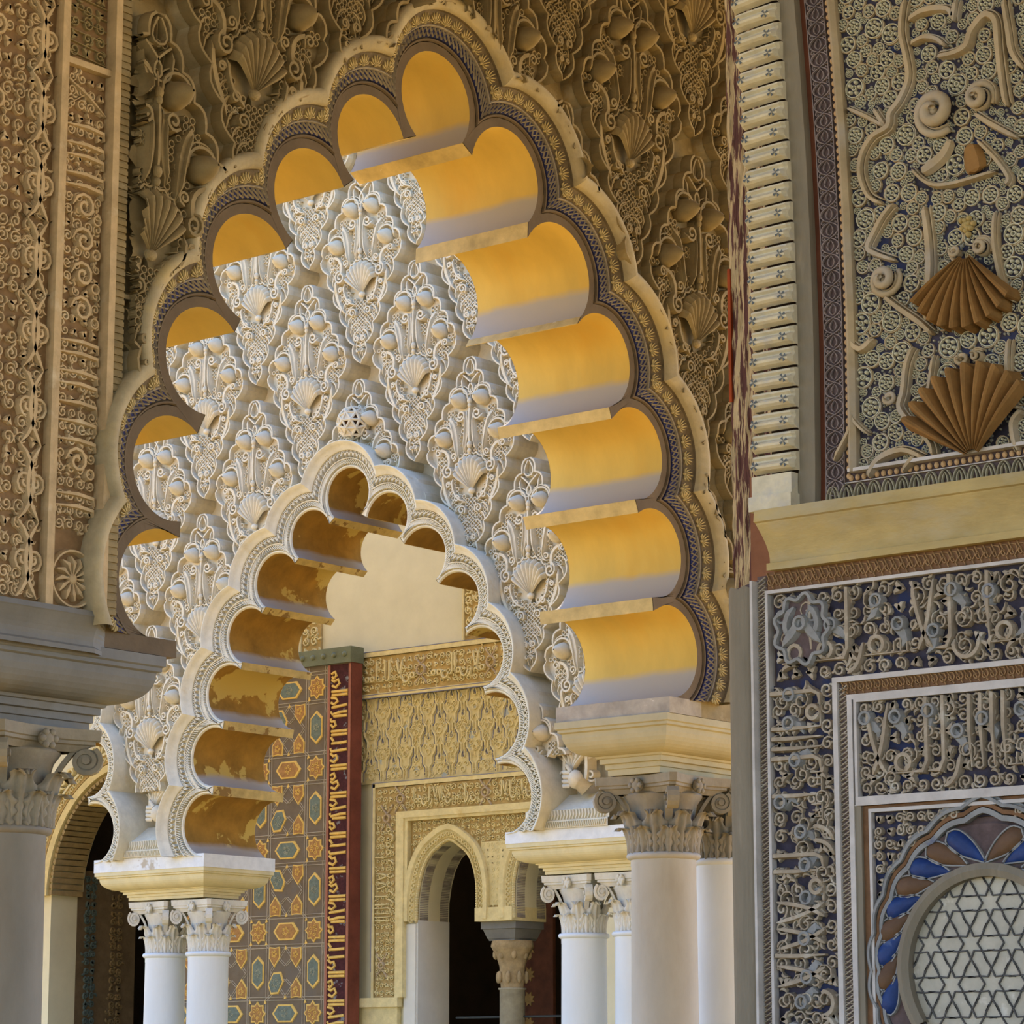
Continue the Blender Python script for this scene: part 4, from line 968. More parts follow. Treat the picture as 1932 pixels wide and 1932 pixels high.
ov = [(HB[0][0] - 0.09, F2B - 0.09), (HB[0][0] - 0.09, pz)] + HB + HB2 + [(HB2[-1][0] + 0.09, pz), (HB2[-1][0] + 0.09, F2B - 0.09)]
bp.prism(ov, -0.045, -0.03); bp.build('spandrel_bed', M_YBED, wall_b)
# central pier foot
pf = MB(); w2 = HB2[0][0] - HB[-1][0]
pf.box(HB[-1][0] - 0.0, HB2[0][0] + 0.0, pz - 0.03, pz + 0.10, -0.5, 0.02); pf.box(HB[-1][0] + 0.05, HB2[0][0] - 0.05, pz + 0.12, F2B - 0.35, -0.04, -0.015)
pf.build('pier_foot', M_YSTUCCO, wall_b)
# colonette of the twin window
cz = zb(967, 1745); ce = bpy.data.objects.new('colonette', None); COL.objects.link(ce); ce.location = (XB + 0.27, -hx, 0)
ce['label'] = 'small dusky colonette between the twin window arches'; ce['category'] = 'column'; ce['kind'] = 'thing'
M_COLN = mat('dusky gilt capital', (0.42, 0.31, 0.17), 0.35, 14); M_COLS = mat('mottled grey shaft', (0.40, 0.36, 0.28), 0.3, 8)
m = MB(); m.rows([[(-d, -d, z), (d, -d, z), (d, d, z), (-d, d, z)] for d, z in ((0.215, pz - 0.03), (0.215, pz - 0.10), (0.20, pz - 0.105), (0.17, pz - 0.19), (0.16, pz - 0.20), (0.16, pz - 0.21))], True); m.build('impost', M_IMPOST_OLD, ce)
m = MB(); 
zc1 = pz - 0.21; zc0 = zb(967, 1862)
m.rows([[(d * (1 - 0.12 * abs(math.sin(2 * t))) * math.cos(t), d * (1 - 0.12 * abs(math.sin(2 * t))) * math.sin(t), z) for t in [k * PI / 12 for k in range(24)]] for d, z in ((0.22, zc1), (0.235, zc1 - 0.05), (0.21, zc1 - 0.09), (0.19, zc1 - 0.12), (0.17, zc1 - 0.16), (0.14, (zc0 + zc1) / 2 - 0.02), (0.125, zc0))], True)
for k in range(8):
    t_ = k * PI / 4; m.ball((0.16 * math.cos(t_), 0.16 * math.sin(t_), zc1 - 0.13), 0.03, 0.03, 0.05, 8, 5); m.ball((0.14 * math.cos(t_ + 0.4), 0.14 * math.sin(t_ + 0.4), zc0 + 0.10), 0.025, 0.025, 0.06, 8, 5)
m.build('capital', M_COLN, ce, True)
m = MB(); m.lathe([(0.16, 0), (0.16, 0.1), (0.122, 0.14), (0.122, zc0 - 0.02), (0.135, zc0 - 0.015), (0.135, zc0)], n=24); m.build('shaft', M_COLS, ce, True)
# ledge at the foot of the vertical frieze
m = MB(); m.box(ab(672, 1900), ab(757, 1900), 2.26, 2.35, -0.04, 0.06); m.box(ab(672, 1900), ab(752, 1900), 2.0, 2.26, -0.04, 0.02); m.build('wall_ledge', M_YSTUCCO, wall_b)

# ================================================================ the great door leaf folded against the wall
XD = XB - 0.235
pxD = pxX(XD)
M_DOORW = mat('weathered door strapwork', (0.17, 0.125, 0.08), 0.2, 8, 0.7, col2=(0.14, 0.115, 0.09), t2=0.5, s2=4, soft=0.2)
M_STRAP = mat('grey door straps', (0.50, 0.42, 0.31), 0.2, 8, 0.7)
M_DRED = mat('faded red door frame', (0.36, 0.13, 0.075), 0.25, 6, 0.6)
M_DSIDE = mat('dark red door edge', (0.20, 0.055, 0.03), 0.3, 5, 0.6)
M_DGOLD = mat('door gilding', (0.78, 0.50, 0.12), 0.2, 20, 0.5)
M_DGREEN = mat('green carved inlay', (0.16, 0.19, 0.15), 0.35, 30, 0.7)
M_DBROWN = mat('brown carved inlay', (0.40, 0.20, 0.06), 0.35, 30, 0.7)
M_BRONZE = mat('green bronze plate', (0.17, 0.18, 0.11), 0.2, 10, 0.45, metal=0.3)
ad = lambda x, y: pxD(x, y)[0]
zd = lambda x, y: pxD(x, y)[1]
DR, DT = ad(664, 1218), zd(664, 1219); DL = DR - 2.3
door = bpy.data.objects.new('great_door', None); COL.objects.link(door); door.matrix_world = frameX(XD)
door['label'] = 'tall gilded door leaf of star strapwork folded against the wall'; door['category'] = 'door'; door['kind'] = 'thing'
m = MB(); m.box(DL, DR - 0.002, 0.05, DT - 0.16, -0.16, 0.0); m.build('leaf', M_DOORW, door)
m = MB(); m.box(DR - 0.002, DR, 0.05, DT - 0.16, -0.16, 0.004); m.build('edge', M_DSIDE, door)
m = MB(); m.box(DL - 0.02, DR + 0.012, DT - 0.16, DT, -0.165, 0.03); o = m.build('bronze_cap', M_BRONZE, door)
for k in range(12):
    s_ = MB(); s_.ball((DR - 0.07 - k * 0.145, DT - 0.075, 0.03), 0.03, 0.03, 0.022, 12, 4, 0.0); s_.build('stud', M_BRONZE, o, True)
SW = ad(667, 1500) - ad(621, 1500); s0, s1 = DR - 0.052 - SW + 0.10, DR - 0.03
m = MB(); m.box(s0 - 0.03, s0, 0.05, DT - 0.17, 0, 0.012); m.box(s1, DR, 0.05, DT - 0.17, 0, 0.012); m.build('red_border', M_DRED, door)
m = MB(); m.box(s0, s1, 0.05, DT - 0.17, 0.0, 0.003); m.build('inscription_bed', mat('dark wine bed', (0.07, 0.018, 0.02), 0.5, 24, col2=(0.20, 0.20, 0.22), t2=0.6, s2=9, soft=0.04), door)
tmp = MB(); z = DT - 0.2; k = 0
# the repeated gilded words of the edge strip, read upwards (strokes laid across the strip)
Wd = s1 - s0
def word(z, k):
    h_ = 0.012; w_ = 0.0150
    def R(p, ww=w_): m.ribbon([(s0 + u * Wd, z - v) for u, v in p], ww, h_, 0.003, False)
    R([(0.06, 0.02), (0.25, 0.0), (0.32, 0.04), (0.18, 0.07), (0.10, 0.05)])
    R([(0.08, 0.08), (0.20, 0.10), (0.42, 0.08), (0.50, 0.12), (0.30, 0.16), (0.10, 0.14)])
    R([(0.08, 0.20), (0.95, 0.20)]); R([(0.10, 0.236), (0.95, 0.236)])
    R([(0.06, 0.26), (0.30, 0.27), (0.42, 0.30), (0.20, 0.33), (0.05, 0.31)])
    R([(0.10, 0.36), (0.55, 0.35), (0.93, 0.34)])
    R([(0.05, 0.40), (0.12, 0.43), (0.60, 0.41), (0.93, 0.41)]); R([(0.20, 0.45), (0.93, 0.45)])
    R([(0.05, 0.47), (0.08, 0.50), (0.25, 0.50), (0.32, 0.54), (0.16, 0.56), (0.05, 0.53)])
    R([(0.08, 0.60), (0.95, 0.60)]); R([(0.10, 0.635), (0.95, 0.635)])
    R([(0.06, 0.66), (0.20, 0.70), (0.10, 0.72), (0.50, 0.72), (0.93, 0.715)])
    R([(0.04, 0.77), (0.10, 0.80), (0.93, 0.79)])
    R([(0.05, 0.82), (0.20, 0.85), (0.35, 0.84), (0.42, 0.88), (0.25, 0.91), (0.04, 0.89)])
    R([(0.08, 0.945), (0.95, 0.945)]); R([(0.10, 0.98), (0.95, 0.98)])
zz = DT - 0.24
while zz > 1.4:
    m = MB(); word(zz, k); m.build('gilded_lettering', M_DGOLD, door); zz -= 1.02; k += 1
# strapwork: stars, hexagons and shields
U = 0.104 * 0 + (ad(592, 1755) - ad(488, 1760)); V = zd(592, 1755) - zd(588, 1911)
ax, az = ad(592.6, 1755), zd(592.6, 1755)
def hexa(cx, cz, hw, hh, tip, vert=False, rot=0):
    if vert: p = [(-hw, -hh + tip), (0, -hh), (hw, -hh + tip), (hw, hh - tip), (0, hh), (-hw, hh - tip)]
    else: p = [(-hw, 0), (-hw + tip, -hh), (hw - tip, -hh), (hw, 0), (hw - tip, hh), (-hw + tip, hh)]
    c_, s_ = math.cos(rot), math.sin(rot); return [(cx + x * c_ - y * s_, cz + x * s_ + y * c_) for x, y in p]
def inlay(pts, mi, nm):
    cx = sum(p[0] for p in pts) / len(pts); cy = sum(p[1] for p in pts) / len(pts)
    f = MB(); f.prism(pts, 0.0, 0.010, bev=0.05); o = f.build(nm, M_DGOLD, door)
    g = MB(); q = [(cx + (x - cx) * 0.80, cy + (y - cy) * 0.80) for x, y in pts]; g.prism(q, 0.010, 0.013)
    g.build('inlay', mi, o)
    g = MB(); R = random.Random(int(cx * 1000) % 97); rr = min(max(abs(p[0] - cx) for p in pts), max(abs(p[1] - cy) for p in pts))
    for k in range(5):
        t_ = k * 2 * PI / 5; g.ribbon(spiral(cx + rr * 0.34 * math.cos(t_), cy + rr * 0.34 * math.sin(t_), 0.002, rr * 0.20, R.uniform(0, 360), 1.3, 8), 0.0042, 0.005, 0.0128)
    g.build('inlay_scroll', M_DGOLD if mi is M_DBROWN else mat('pale green carving', (0.36, 0.36, 0.26), 0.3, 20), o)
def star(cx, cz, r):
    return [(cx + (r if q % 2 == 0 else r * 0.74) * math.cos(q * PI / 8 + PI / 2), cz + (r if q % 2 == 0 else r * 0.74) * math.sin(q * PI / 8 + PI / 2)) for q in range(16)]
lines = MB()
for i in range(-4, 1):
    for jn in range(-4, 18):
        x = ax + i * U; z = az + jn * V
        if z > DT - 0.3 or z < 1.5 or x < DL + 0.1: continue
        inlay(star(x, z, 0.125), M_DBROWN, 'star_panel')
        top_ok = z + V < DT - 0.18
        if i < 0 or True:
            inlay(hexa(x - U / 2, z, U * 0.235, V * 0.110, U * 0.10), M_DGREEN if jn % 2 else M_DBROWN, 'hexagon_panel')
        if top_ok:
            inlay(hexa(x, z + V / 2, U * 0.110, V * 0.215, V * 0.09, True), M_DGREEN, 'hexagon_panel')
            up = jn % 2 == 0
            sg = 1 if up else -1
            xc, zc = x - U / 2, z + V / 2
            inlay(hexa(xc - U * 0.17, zc + sg * V * 0.13 , U * 0.115, V * 0.165, V * 0.075, True, sg * 0.55), M_DGREEN, 'hexagon_panel')
            for dx, dz in ((0.20, sg * 0.20), (-0.20, -sg * 0.20), (0.19, -sg * 0.19)):
                px_, pz_ = xc + dx * U, zc + dz * V; q = 1 if dz > 0 else -1
                inlay([(px_ - 0.072, pz_ + q * 0.095), (px_ - 0.078, pz_ - q * 0.02), (px_, pz_ - q * 0.115), (px_ + 0.078, pz_ - q * 0.02), (px_ + 0.072, pz_ + q * 0.095), (px_, pz_ + q * 0.085)], M_DBROWN, 'shield_panel')
            for dx, dz in ((0.36, 0.36), (-0.36, 0.36), (0.36, -0.36), (-0.36, -0.36), (0.0, 0.30), (0.0, -0.30)):
                px_, pz_ = xc + dx * U, zc + dz * V
                tm = MB(); tm.prism([(px_ - 0.016, pz_ - 0.02), (px_ + 0.02, pz_ - 0.012), (px_, pz_ + 0.024)], 0, 0.007); tm.build('triangle_inlay', M_DGOLD, door)
        for s in (-1, 1):
            for e in (-0.016, 0.016):
                lines.ribbon([(x + s * (0.13 + e), z - V * 0.5), (x + s * (0.13 + e), z + V * 0.5)] if i < 1 else [], 0.010, 0.008, 0)
                lines.ribbon([(x - U * 0.5, z + s * (0.145 + e)), (x + U * 0.5, z + s * (0.145 + e))], 0.010, 0.008, 0)
                for s2 in (-1, 1):
                    lines.ribbon([(x + s2 * 0.115 + e, z + s * 0.13), (x + s2 * U * 0.5 + e, z + s * V * 0.42)], 0.009, 0.007, 0)
                    lines.ribbon([(x + s2 * U * 0.5, z + s * (V * 0.20 + e)), (x + s2 * U * 0.22, z + s * (V * 0.5 + e))], 0.009, 0.006, 0)
lines.v = [(min(max(x, DL), s0 - 0.032), min(y, DT - 0.17), z) for x, y, z in lines.v]
lines.build('strapwork', M_STRAP, door, kind='stuff')

# ================================================================ RIGHT: PIER OF THE TRANSVERSE ARCH
M_RBED = mat('deep blue grey bed', (0.048, 0.042, 0.062), 0.5, 18, col2=(0.026, 0.034, 0.085), t2=0.55, s2=6, soft=0.05)  # blue pigment, deepened to hold the navy shade of the recesses
M_RSTUC = mat('taupe carved stucco', (0.40, 0.33, 0.24), 0.3, 12, col2=(0.50, 0.46, 0.38), t2=0.55, s2=12, soft=0.15)
M_RGREY = mat('blue grey carved stucco', (0.29, 0.29, 0.28), 0.3, 14, col2=(0.12, 0.14, 0.22), t2=0.62, s2=8, soft=0.1)
M_RWHITE = mat('pale painted fillet', (0.58, 0.54, 0.50), 0.2, 10, col2=(0.42, 0.38, 0.36), t2=0.6, s2=6, soft=0.1)
M_RBROWN = mat('red brown carved strip', (0.22, 0.115, 0.055), 0.35, 14)
M_RPLAIN = mat('grey brown plaster', (0.25, 0.215, 0.155), 0.2, 3, col2=(0.36, 0.31, 0.23), t2=0.6, s2=4, soft=0.2, stretch=(3, 0.6, 1))
M_VOUS = mat('pale fluted voussoir plaster', (0.66, 0.60, 0.44), 0.18, 14, col2=(0.52, 0.50, 0.46), t2=0.55, s2=9, soft=0.15)
M_CORN = mat('ochre cornice plaster', (0.50, 0.38, 0.16), 0.25, 3, col2=(0.46, 0.40, 0.27), t2=0.5, s2=2.5, soft=0.25, stretch=(1, 2.5, 1))
M_ROSE = mat('pale rosette stucco', (0.66, 0.63, 0.47), 0.15, 20)
M_RIB = mat('ochre grey rib stucco', (0.46, 0.36, 0.22), 0.25, 6, col2=(0.40, 0.38, 0.35), t2=0.5, s2=4, soft=0.3)
M_SHELLB = mat('amber brown shell', (0.30, 0.16, 0.05), 0.3, 9)  # amber brown darkened to carry the shade over the shells
M_DOT = mat('ochre rose bead', (0.62, 0.40, 0.20), 0.3, 9)
M_PBED = mat('mauve brown bed', (0.13, 0.09, 0.085), 0.4, 16)
ar = lambda x, y: pxR(x, y)[0]
zr_ = lambda x, y: pxR(x, y)[1]
def edge_a(z, off=0.0):
    """left edge of the transverse arch at height z, offset to the right"""
    zs = [z for _, z in ECURVE]; xs = [x for x, _ in ECURVE]
    return float(np.interp(z, zs, xs)) + off
EC = [(1427, 985), (1428, 900), (1427, 800), (1426, 700), (1424, 600), (1419, 450), (1412, 300), (1402, 150), (1390, 0)]
ECURVE = [pxR(*p) for p in EC]
x_, z_ = ECURVE[-1]; ECURVE += [(x_ - 0.08, z_ + 0.5), (x_ - 0.30, z_ + 1.2), (x_ - 0.8, z_ + 2.2), (x_ - 1.6, z_ + 3.2), (x_ - 2.4, z_ + 4.0)]
CT, CB = zr_(1514, 957), zr_(1451, 1077)      # cornice top and bottom
PE = ar(1373, 1200); CE = ar(1440, 1000)
RR = -2.2
wm = MB()
poly = [(PE, 0.0), (RR, 0.0), (RR, 8.4)] + list(reversed([(x + 0.03, z) for x, z in ECURVE if z < 8.3])) + [(CE + 0.02, CT), (CE + 0.02, CB), (PE, zr_(1376, 1108))]
wm.prism(poly, -0.55, -0.05, back=True)
wall_r = wm.build('wall_right', M_PBED, None, matrix=frameX(XR), kind='structure', label='carved pier of the transverse arch at the right edge')
# plain pilaster roll with a ragged top
pz1 = zr_(1390, 1106)
pm = MB(); n = 10; cx = (ar(1372, 1500) + ar(1426, 1500)) / 2; hw = (ar(1426, 1500) - ar(1372, 1500)) / 2
pm.rows([[(cx - hw * math.cos(PI * k / n), 0.0, -0.05 + 0.05 * math.sin(PI * k / n) ** 0.5) for k in range(n + 1)], [(cx - hw * math.cos(PI * k / n), pz1 - 0.006 * (k % 3), -0.05 + 0.05 * math.sin(PI * k / n) ** 0.5) for k in range(n + 1)]])
pm.box(cx - hw, cx + hw, 0, pz1 - 0.01, -0.5, -0.045)
pm.build('pilaster_strip', M_RPLAIN, wall_r)
pm = MB(); pm.box(cx + hw - 0.004, cx + hw + 0.006, 0, pz1 + 0.01, -0.05, 0.012); pm.build('pilaster_fillet', M_RWHITE, wall_r)
# red timber post behind the arch edge
po = MB(); pX = XR + 0.35; pxP = pxX(pX); a0, a1 = pxP(1379, 600)[0], pxP(1460, 600)[0]
R = random.Random(4); rowsP = []
for jn in range(70):
    z = 2.6 + jn * 0.07
    rowsP.append([(a0 + (a1 - a0) * k / 14, z, 0.015 * R.random()) for k in range(15)])
po.rows(rowsP); po.box(a0, a1, 0.0, 8.3, -0.12, -0.002)
M_POST = mat('flaked timber post', (0.62, 0.47, 0.26), 0.25, 9, 0.8, 0.6, 30, col2=(0.13, 0.055, 0.045), t2=0.48, s2=6, soft=0.04, stretch=(10.0, 0.9, 1))
po.build('timber_post', M_POST, None, matrix=frameX(pX), kind='thing', label='weathered flaking timber post behind the fluted arch edge', cat='post')
rp = MB(); rp.box(a0 - 0.001, a0 + 0.012, 4.05, 4.56, 0.005, 0.019); rp.build('red_paint_strip', mat('bright red oxide paint', (0.34, 0.06, 0.015), 0.3, 5, col2=(0.7, 0.45, 0.25), t2=0.62, s2=6, soft=0.05), bpy.data.objects['timber_post'])
rp = MB(); rp.box(pxP(1425, 1000)[0], pxP(1470, 1000)[0], 0.0, 3.75, 0.02, 0.03); rp.build('red_plaster_strip', mat('dull red plaster', (0.28, 0.12, 0.06), 0.3, 4), bpy.data.objects['timber_post'])
# fluted voussoirs
VW = ar(1505, 700) - ar(1426, 700); zv0 = CT + 0.045; vh = 0.0752
vz = zv0 + 0.085; k = 0
vb = MB(); e = edge_a(zv0); vb.box(e, e + VW, CT - 0.002, CT + 0.05, -0.05, 0.05); vb.box(e + 0.004, e + VW - 0.006, CT + 0.05, vz - 0.006, -0.05, 0.035); vb.build('voussoir_base', M_VOUS, wall_r)
while vz < 6.4:
    m = MB(); e0 = edge_a(vz + vh / 2); R2 = random.Random(k); nP = 9; rowsV = []
    tilt = math.atan2(edge_a(vz + vh) - edge_a(vz), vh) * 0.9
    prof = []
    for q in range(nP + 1):
        t = q / nP; y = vz + 0.004 + (vh - 0.008) * t
        c = 0.012 + 0.040 * (math.sin(PI * min(1, t / 0.62)) if t < 0.62 else 0.5 * math.sin(PI * (t - 0.62) / 0.38)) ** 0.7
        prof.append((y, c))
    rowsV = []
    for xx, cc, sc in ((0.0, -0.05, 1), (0.0, 0.6, 1), (0.008, 1.0, 1), (VW * 0.5, 1.04, 1), (VW - 0.010, 1.0, 1), (VW, 0.55, 1), (VW, -0.05, 1)):
        rowsV.append([(e0 + xx, y - (xx - VW / 2) * math.tan(tilt), (c * cc if cc > 0 else -0.05)) for y, c in prof])
    m.rows(rowsV); v = m.build('voussoir', M_VOUS, wall_r)
    d = MB()
    for sx in (0.14, 0.84):
        x = e0 + VW * sx; y = vz + vh * 0.36
        for q in range(4):
            t = q * PI / 2 + 0.5; d.add([(x, y, 0.0535), (x + 0.017 * math.cos(t - 0.35), y + 0.017 * math.sin(t - 0.35), 0.053), (x + 0.017 * math.cos(t + 0.35), y + 0.017 * math.sin(t + 0.35), 0.053)], [(0, 1, 2)])
    d.build('painted_motif', mat('grey blue paint', (0.12, 0.14, 0.15), 0.3, 20), v)
    vz += vh; k += 1
# fascia, groove, filigree, bead row, rim following the arch
def follow(mb, o0, o1, z0, z1, prof, n=60):
    zs = [z0 + (z1 - z0) * i / n for i in range(n + 1)]
    mb.rows([[(edge_a(z) + o0 + (o1 - o0) * t, z, c) for z in zs] for t, c in prof])
dx = lambda px, y=700: ar(px, y) - edge_a(zr_(px, y))
fo = [dx(1505), dx(1532), dx(1543), dx(1580), dx(1592), dx(1607)]
PB = CT + 0.115   # inner bottom of the leaf panel
m = MB(); follow(m, fo[0] - 0.004, fo[1], CT, 8.2, [(0, -0.04), (0, -0.005), (1, -0.012), (1, -0.05)]); m.build('arch_fascia', M_RPLAIN, wall_r)
m = MB(); follow(m, fo[1], fo[2], CT, 8.2, [(0, -0.049), (1, -0.046)]); m.build('red_groove', mat('red brown groove', (0.15, 0.05, 0.025), 0.3, 6), wall_r)
m = MB(); z = CT + 0.03; k = 0
while z < 6.3:
    e = edge_a(z); x0, x1 = e + fo[2] + 0.004, e + fo[3] - 0.003; xm = (x0 + x1) / 2; h = 0.058; w2 = (x1 - x0) / 2
    for s in (-1, 1):
        m.ribbon(bez((xm, z), (xm + s * w2 * 1.3, z + h * 0.25), (xm + s * w2 * 1.3, z + h * 0.75), (xm, z + h), 6), 0.0032, 0.008, -0.046)
        m.ribbon(bez((xm, z + h * 0.15), (xm + s * w2 * 0.5, z + h * 0.3), (xm + s * w2 * 0.5, z + h * 0.55), (xm, z + h * 0.9), 4), 0.0026, 0.007, -0.046)
        m.ribbon(spiral(xm + s * w2 * 0.72, z + h, 0.002, 0.011, 90, s * 1.1, 6), 0.0026, 0.007, -0.046)
    z += h
follow(m, fo[2], fo[2] + 0.004, CT, 8.2, [(0, -0.04), (1, -0.04)]); follow(m, fo[3] - 0.004, fo[3], CT, 8.2, [(0, -0.05), (0.3, -0.036), (1, -0.036)])
m.build('filigree_band', mat('mauve grey filigree', (0.27, 0.22, 0.21), 0.3, 16), wall_r, kind='stuff')
bdm = MB(); bdm.ball((0, 0, 0), 0.0095, 0.0115, 0.010, 8, 3, 0.0); BEAD = bdm.mesh('bead', M_DOT)
z = PB - 0.02
while z < 5.7:
    put('bead', BEAD, wall_r, T(edge_a(z) + (fo[3] + fo[4]) / 2, z, -0.045)); z += 0.028
m = MB(); follow(m, fo[4], fo[5], PB - 0.012, 8.2, [(0, -0.05), (0, -0.02), (0.5, -0.006), (1, -0.02), (1, -0.05)]); m.build('panel_rim', M_RIB, wall_r)
# bottom border: rim, beads, palmette zigzag
e = edge_a(PB)
m = MB(); m.box(e + fo[4], RR, PB - 0.012, PB, -0.05, -0.012); m.build('panel_rim', M_RWHITE, wall_r)
x = e + fo[4] - 0.005
while x < -4.3:
    put('bead', BEAD, wall_r, T(x, PB - 0.028, -0.045)); x += 0.0262
m = MB(); m.box(e + fo[3], RR, PB - 0.046, PB - 0.043, -0.05, -0.036); m.build('panel_rim', M_RWHITE, wall_r)
x = e + fo[2]; zg = MB(); h = PB - 0.046 - CT
while x < -4.2:
    for s in (-1, 1):
        zg.ribbon(bez((x + 0.028, PB - 0.048), (x + 0.028 + s * 0.02, PB - 0.05), (x + 0.028 + s * 0.027, CT + h * 0.4), (x + 0.028 + s * 0.028, CT), 5), 0.0035, 0.010, -0.046)
        zg.ribbon(bez((x + 0.028, CT + h * 0.85), (x + 0.028 + s * 0.012, CT + h * 0.6), (x + 0.028 + s * 0.013, CT + h * 0.3), (x + 0.028 + s * 0.008, CT), 4), 0.0035, 0.010, -0.046)
        zg.ball((x + 0.028 + s * 0.012, CT + h * 0.25, -0.046), 0.006, 0.008, 0.009, 6, 3, 0.0)
    x += 0.056
zg.build('palmette_row', mat('grey olive palmettes', (0.37, 0.33, 0.22), 0.3, 16), wall_r, kind='stuff')
# cornice
m = MB(); H = CT - CB
prof = [(CT, -0.05), (CT, 0.055), (CT - H * 0.20, 0.060), (CT - H * 0.22, 0.05)]
for q in range(9):
    t = q / 8; prof.append((CT - H * (0.24 + 0.62 * t), 0.048 - 0.055 * math.sin(t * PI / 2)))
prof += [(CB + H * 0.13, -0.002), (CB + H * 0.12, 0.008), (CB, 0.008), (CB, -0.05)]
m.rows([[(CE + max(0, (0.055 - c) * 0.35), z, c) for z, c in prof], [(RR, z, c) for z, c in prof]])
m.add([(CE + max(0, (0.055 - c) * 0.35), z, c) for z, c in prof], [tuple(range(len(prof)))])
m.build('cornice', M_CORN, wall_r)
# ---- leaf panel: rosettes, ribs, scrolls and shells
m = MB(); zt = 6.0
m.rows([[(edge_a(PB + (zt - PB) * i / 40) + fo[5], PB + (zt - PB) * i / 40, -0.048) for i in range(41)], [(-4.2, PB + (zt - PB) * i / 40, -0.048) for i in range(41)]]); m.build('leaf_panel_bed', M_RBED, wall_r)
ribs = [  # traced centre lines of the ribs (px), half width
 ([(1708, 0), (1702, 60), (1712, 110), (1716, 150), (1700, 190), (1682, 215), (1678, 240), (1650, 258), (1630, 290), (1625, 330), (1640, 370), (1665, 385)], 0.011),
 ([(1716, 40), (1745, 22), (1790, 18), (1800, 38)], 0.010), ([(1806, 0), (1800, 40)], 0.009),
 ([(1770, 108), (1800, 102), (1825, 88), (1835, 60), (1860, 30), (1880, 40), (1885, 90), (1892, 150), (1900, 200)], 0.012),
 ([(1720, 85), (1745, 72), (1770, 75), (1785, 88)], 0.008), ([(1895, 0), (1905, 60), (1912, 100), (1932, 130)], 0.010),
 ([(1688, 385), (1668, 410), (1652, 440), (1640, 468), (1655, 480), (1690, 492)], 0.010),
 ([(1650, 205), (1672, 238)], 0.008), ([(1600, 205), (1635, 220), (1672, 240)], 0.007),
 ([(1745, 390), (1752, 440), (1756, 500), (1752, 560), (1748, 605)], 0.013),
 ([(1670, 560), (1695, 580), (1738, 610), (1760, 630)], 0.010),
 ([(1725, 655), (1712, 690), (1706, 740), (1700, 770), (1722, 800), (1738, 815), (1758, 840), (1762, 860)], 0.010),
 ([(1764, 670), (1755, 740), (1748, 800)], 0.006), ([(1640, 900), (1660, 868), (1705, 850), (1745, 865)], 0.010), ([(1705, 890), (1730, 858)], 0.007),
 ([(1600, 640), (1625, 660), (1650, 640)], 0.010), ([(1880, 400), (1878, 460), (1895, 540), (1915, 570)], 0.007), ([(1905, 640), (1903, 700), (1912, 760), (1925, 770)], 0.008), ([(1921, 850), (1912, 800), (1930, 775)], 0.009),
 ([(1845, 265), (1880, 300), (1905, 335), (1900, 350)], 0.007), ([(1840, 215), (1872, 235), (1920, 260)], 0.009),
 ([(1722, 320), (1750, 345), (1790, 350), (1880, 325)], 0.006), ([(1575, 870), (1610, 800), (1604, 760)], 0.006), ([(1608, 740), (1612, 790), (1640, 820)], 0.005),
]
RIBPTS = []
rb = None
for pts, w in ribs:
    P = smooth_path([pxR(*p, -0.03) for p in pts], 4); RIBPTS += P
    m = MB(); m.ribbon(P, [w * 1.25 * (0.35 + 0.65 * math.sin(PI * min(1, 0.10 + 0.86 * i / len(P)))) + 0.002 for i in range(len(P))], 0.036, -0.047)
    o2 = offset_path(P, w * 1.5); m.ribbon(o2, 0.004, 0.022, -0.047); m.build('leaf_rib', M_RIB, wall_r)
scr = [(1765, 212, 0.082, 0.10, 1, 1.75), (1848, 182, 0.055, 0.5, -1, 1.6), (1670, 530, 0.058, 0.2, 1, 1.9), (1815, 680, 0.026, 0, 1, 1.5), (1843, 670, 0.022, 0.5, -1, 1.4), (1853, 465, 0.035, 0.6, -1, 1.7), (1803, 478, 0.026, 0.2, 1, 1.5), (1680, 755, 0.030, 0.3, 1, 1.2)]
for px, py, r, a0_, d, tn in scr:
    x, z = pxR(px, py, -0.02); m = MB(); P = spiral(x, z, r * 0.12, r, 360 * a0_, d * tn, 30)
    m.tube([(p[0], p[1], -0.030 + 0.050 * (1 - i / 30)) for i, p in enumerate(P)], [r * 0.15 + r * 0.12 * math.sin(PI * i / 30) for i in range(31)], 8); o2 = offset_path(P, r * 0.24); m.ribbon(o2, 0.004, 0.03, -0.047); RIBPTS += P
    m.ball((x, z, -0.01), r * 0.2, r * 0.2, r * 0.25, 10, 4, 0.0)
    m.build('scroll', M_RIB, wall_r, True)
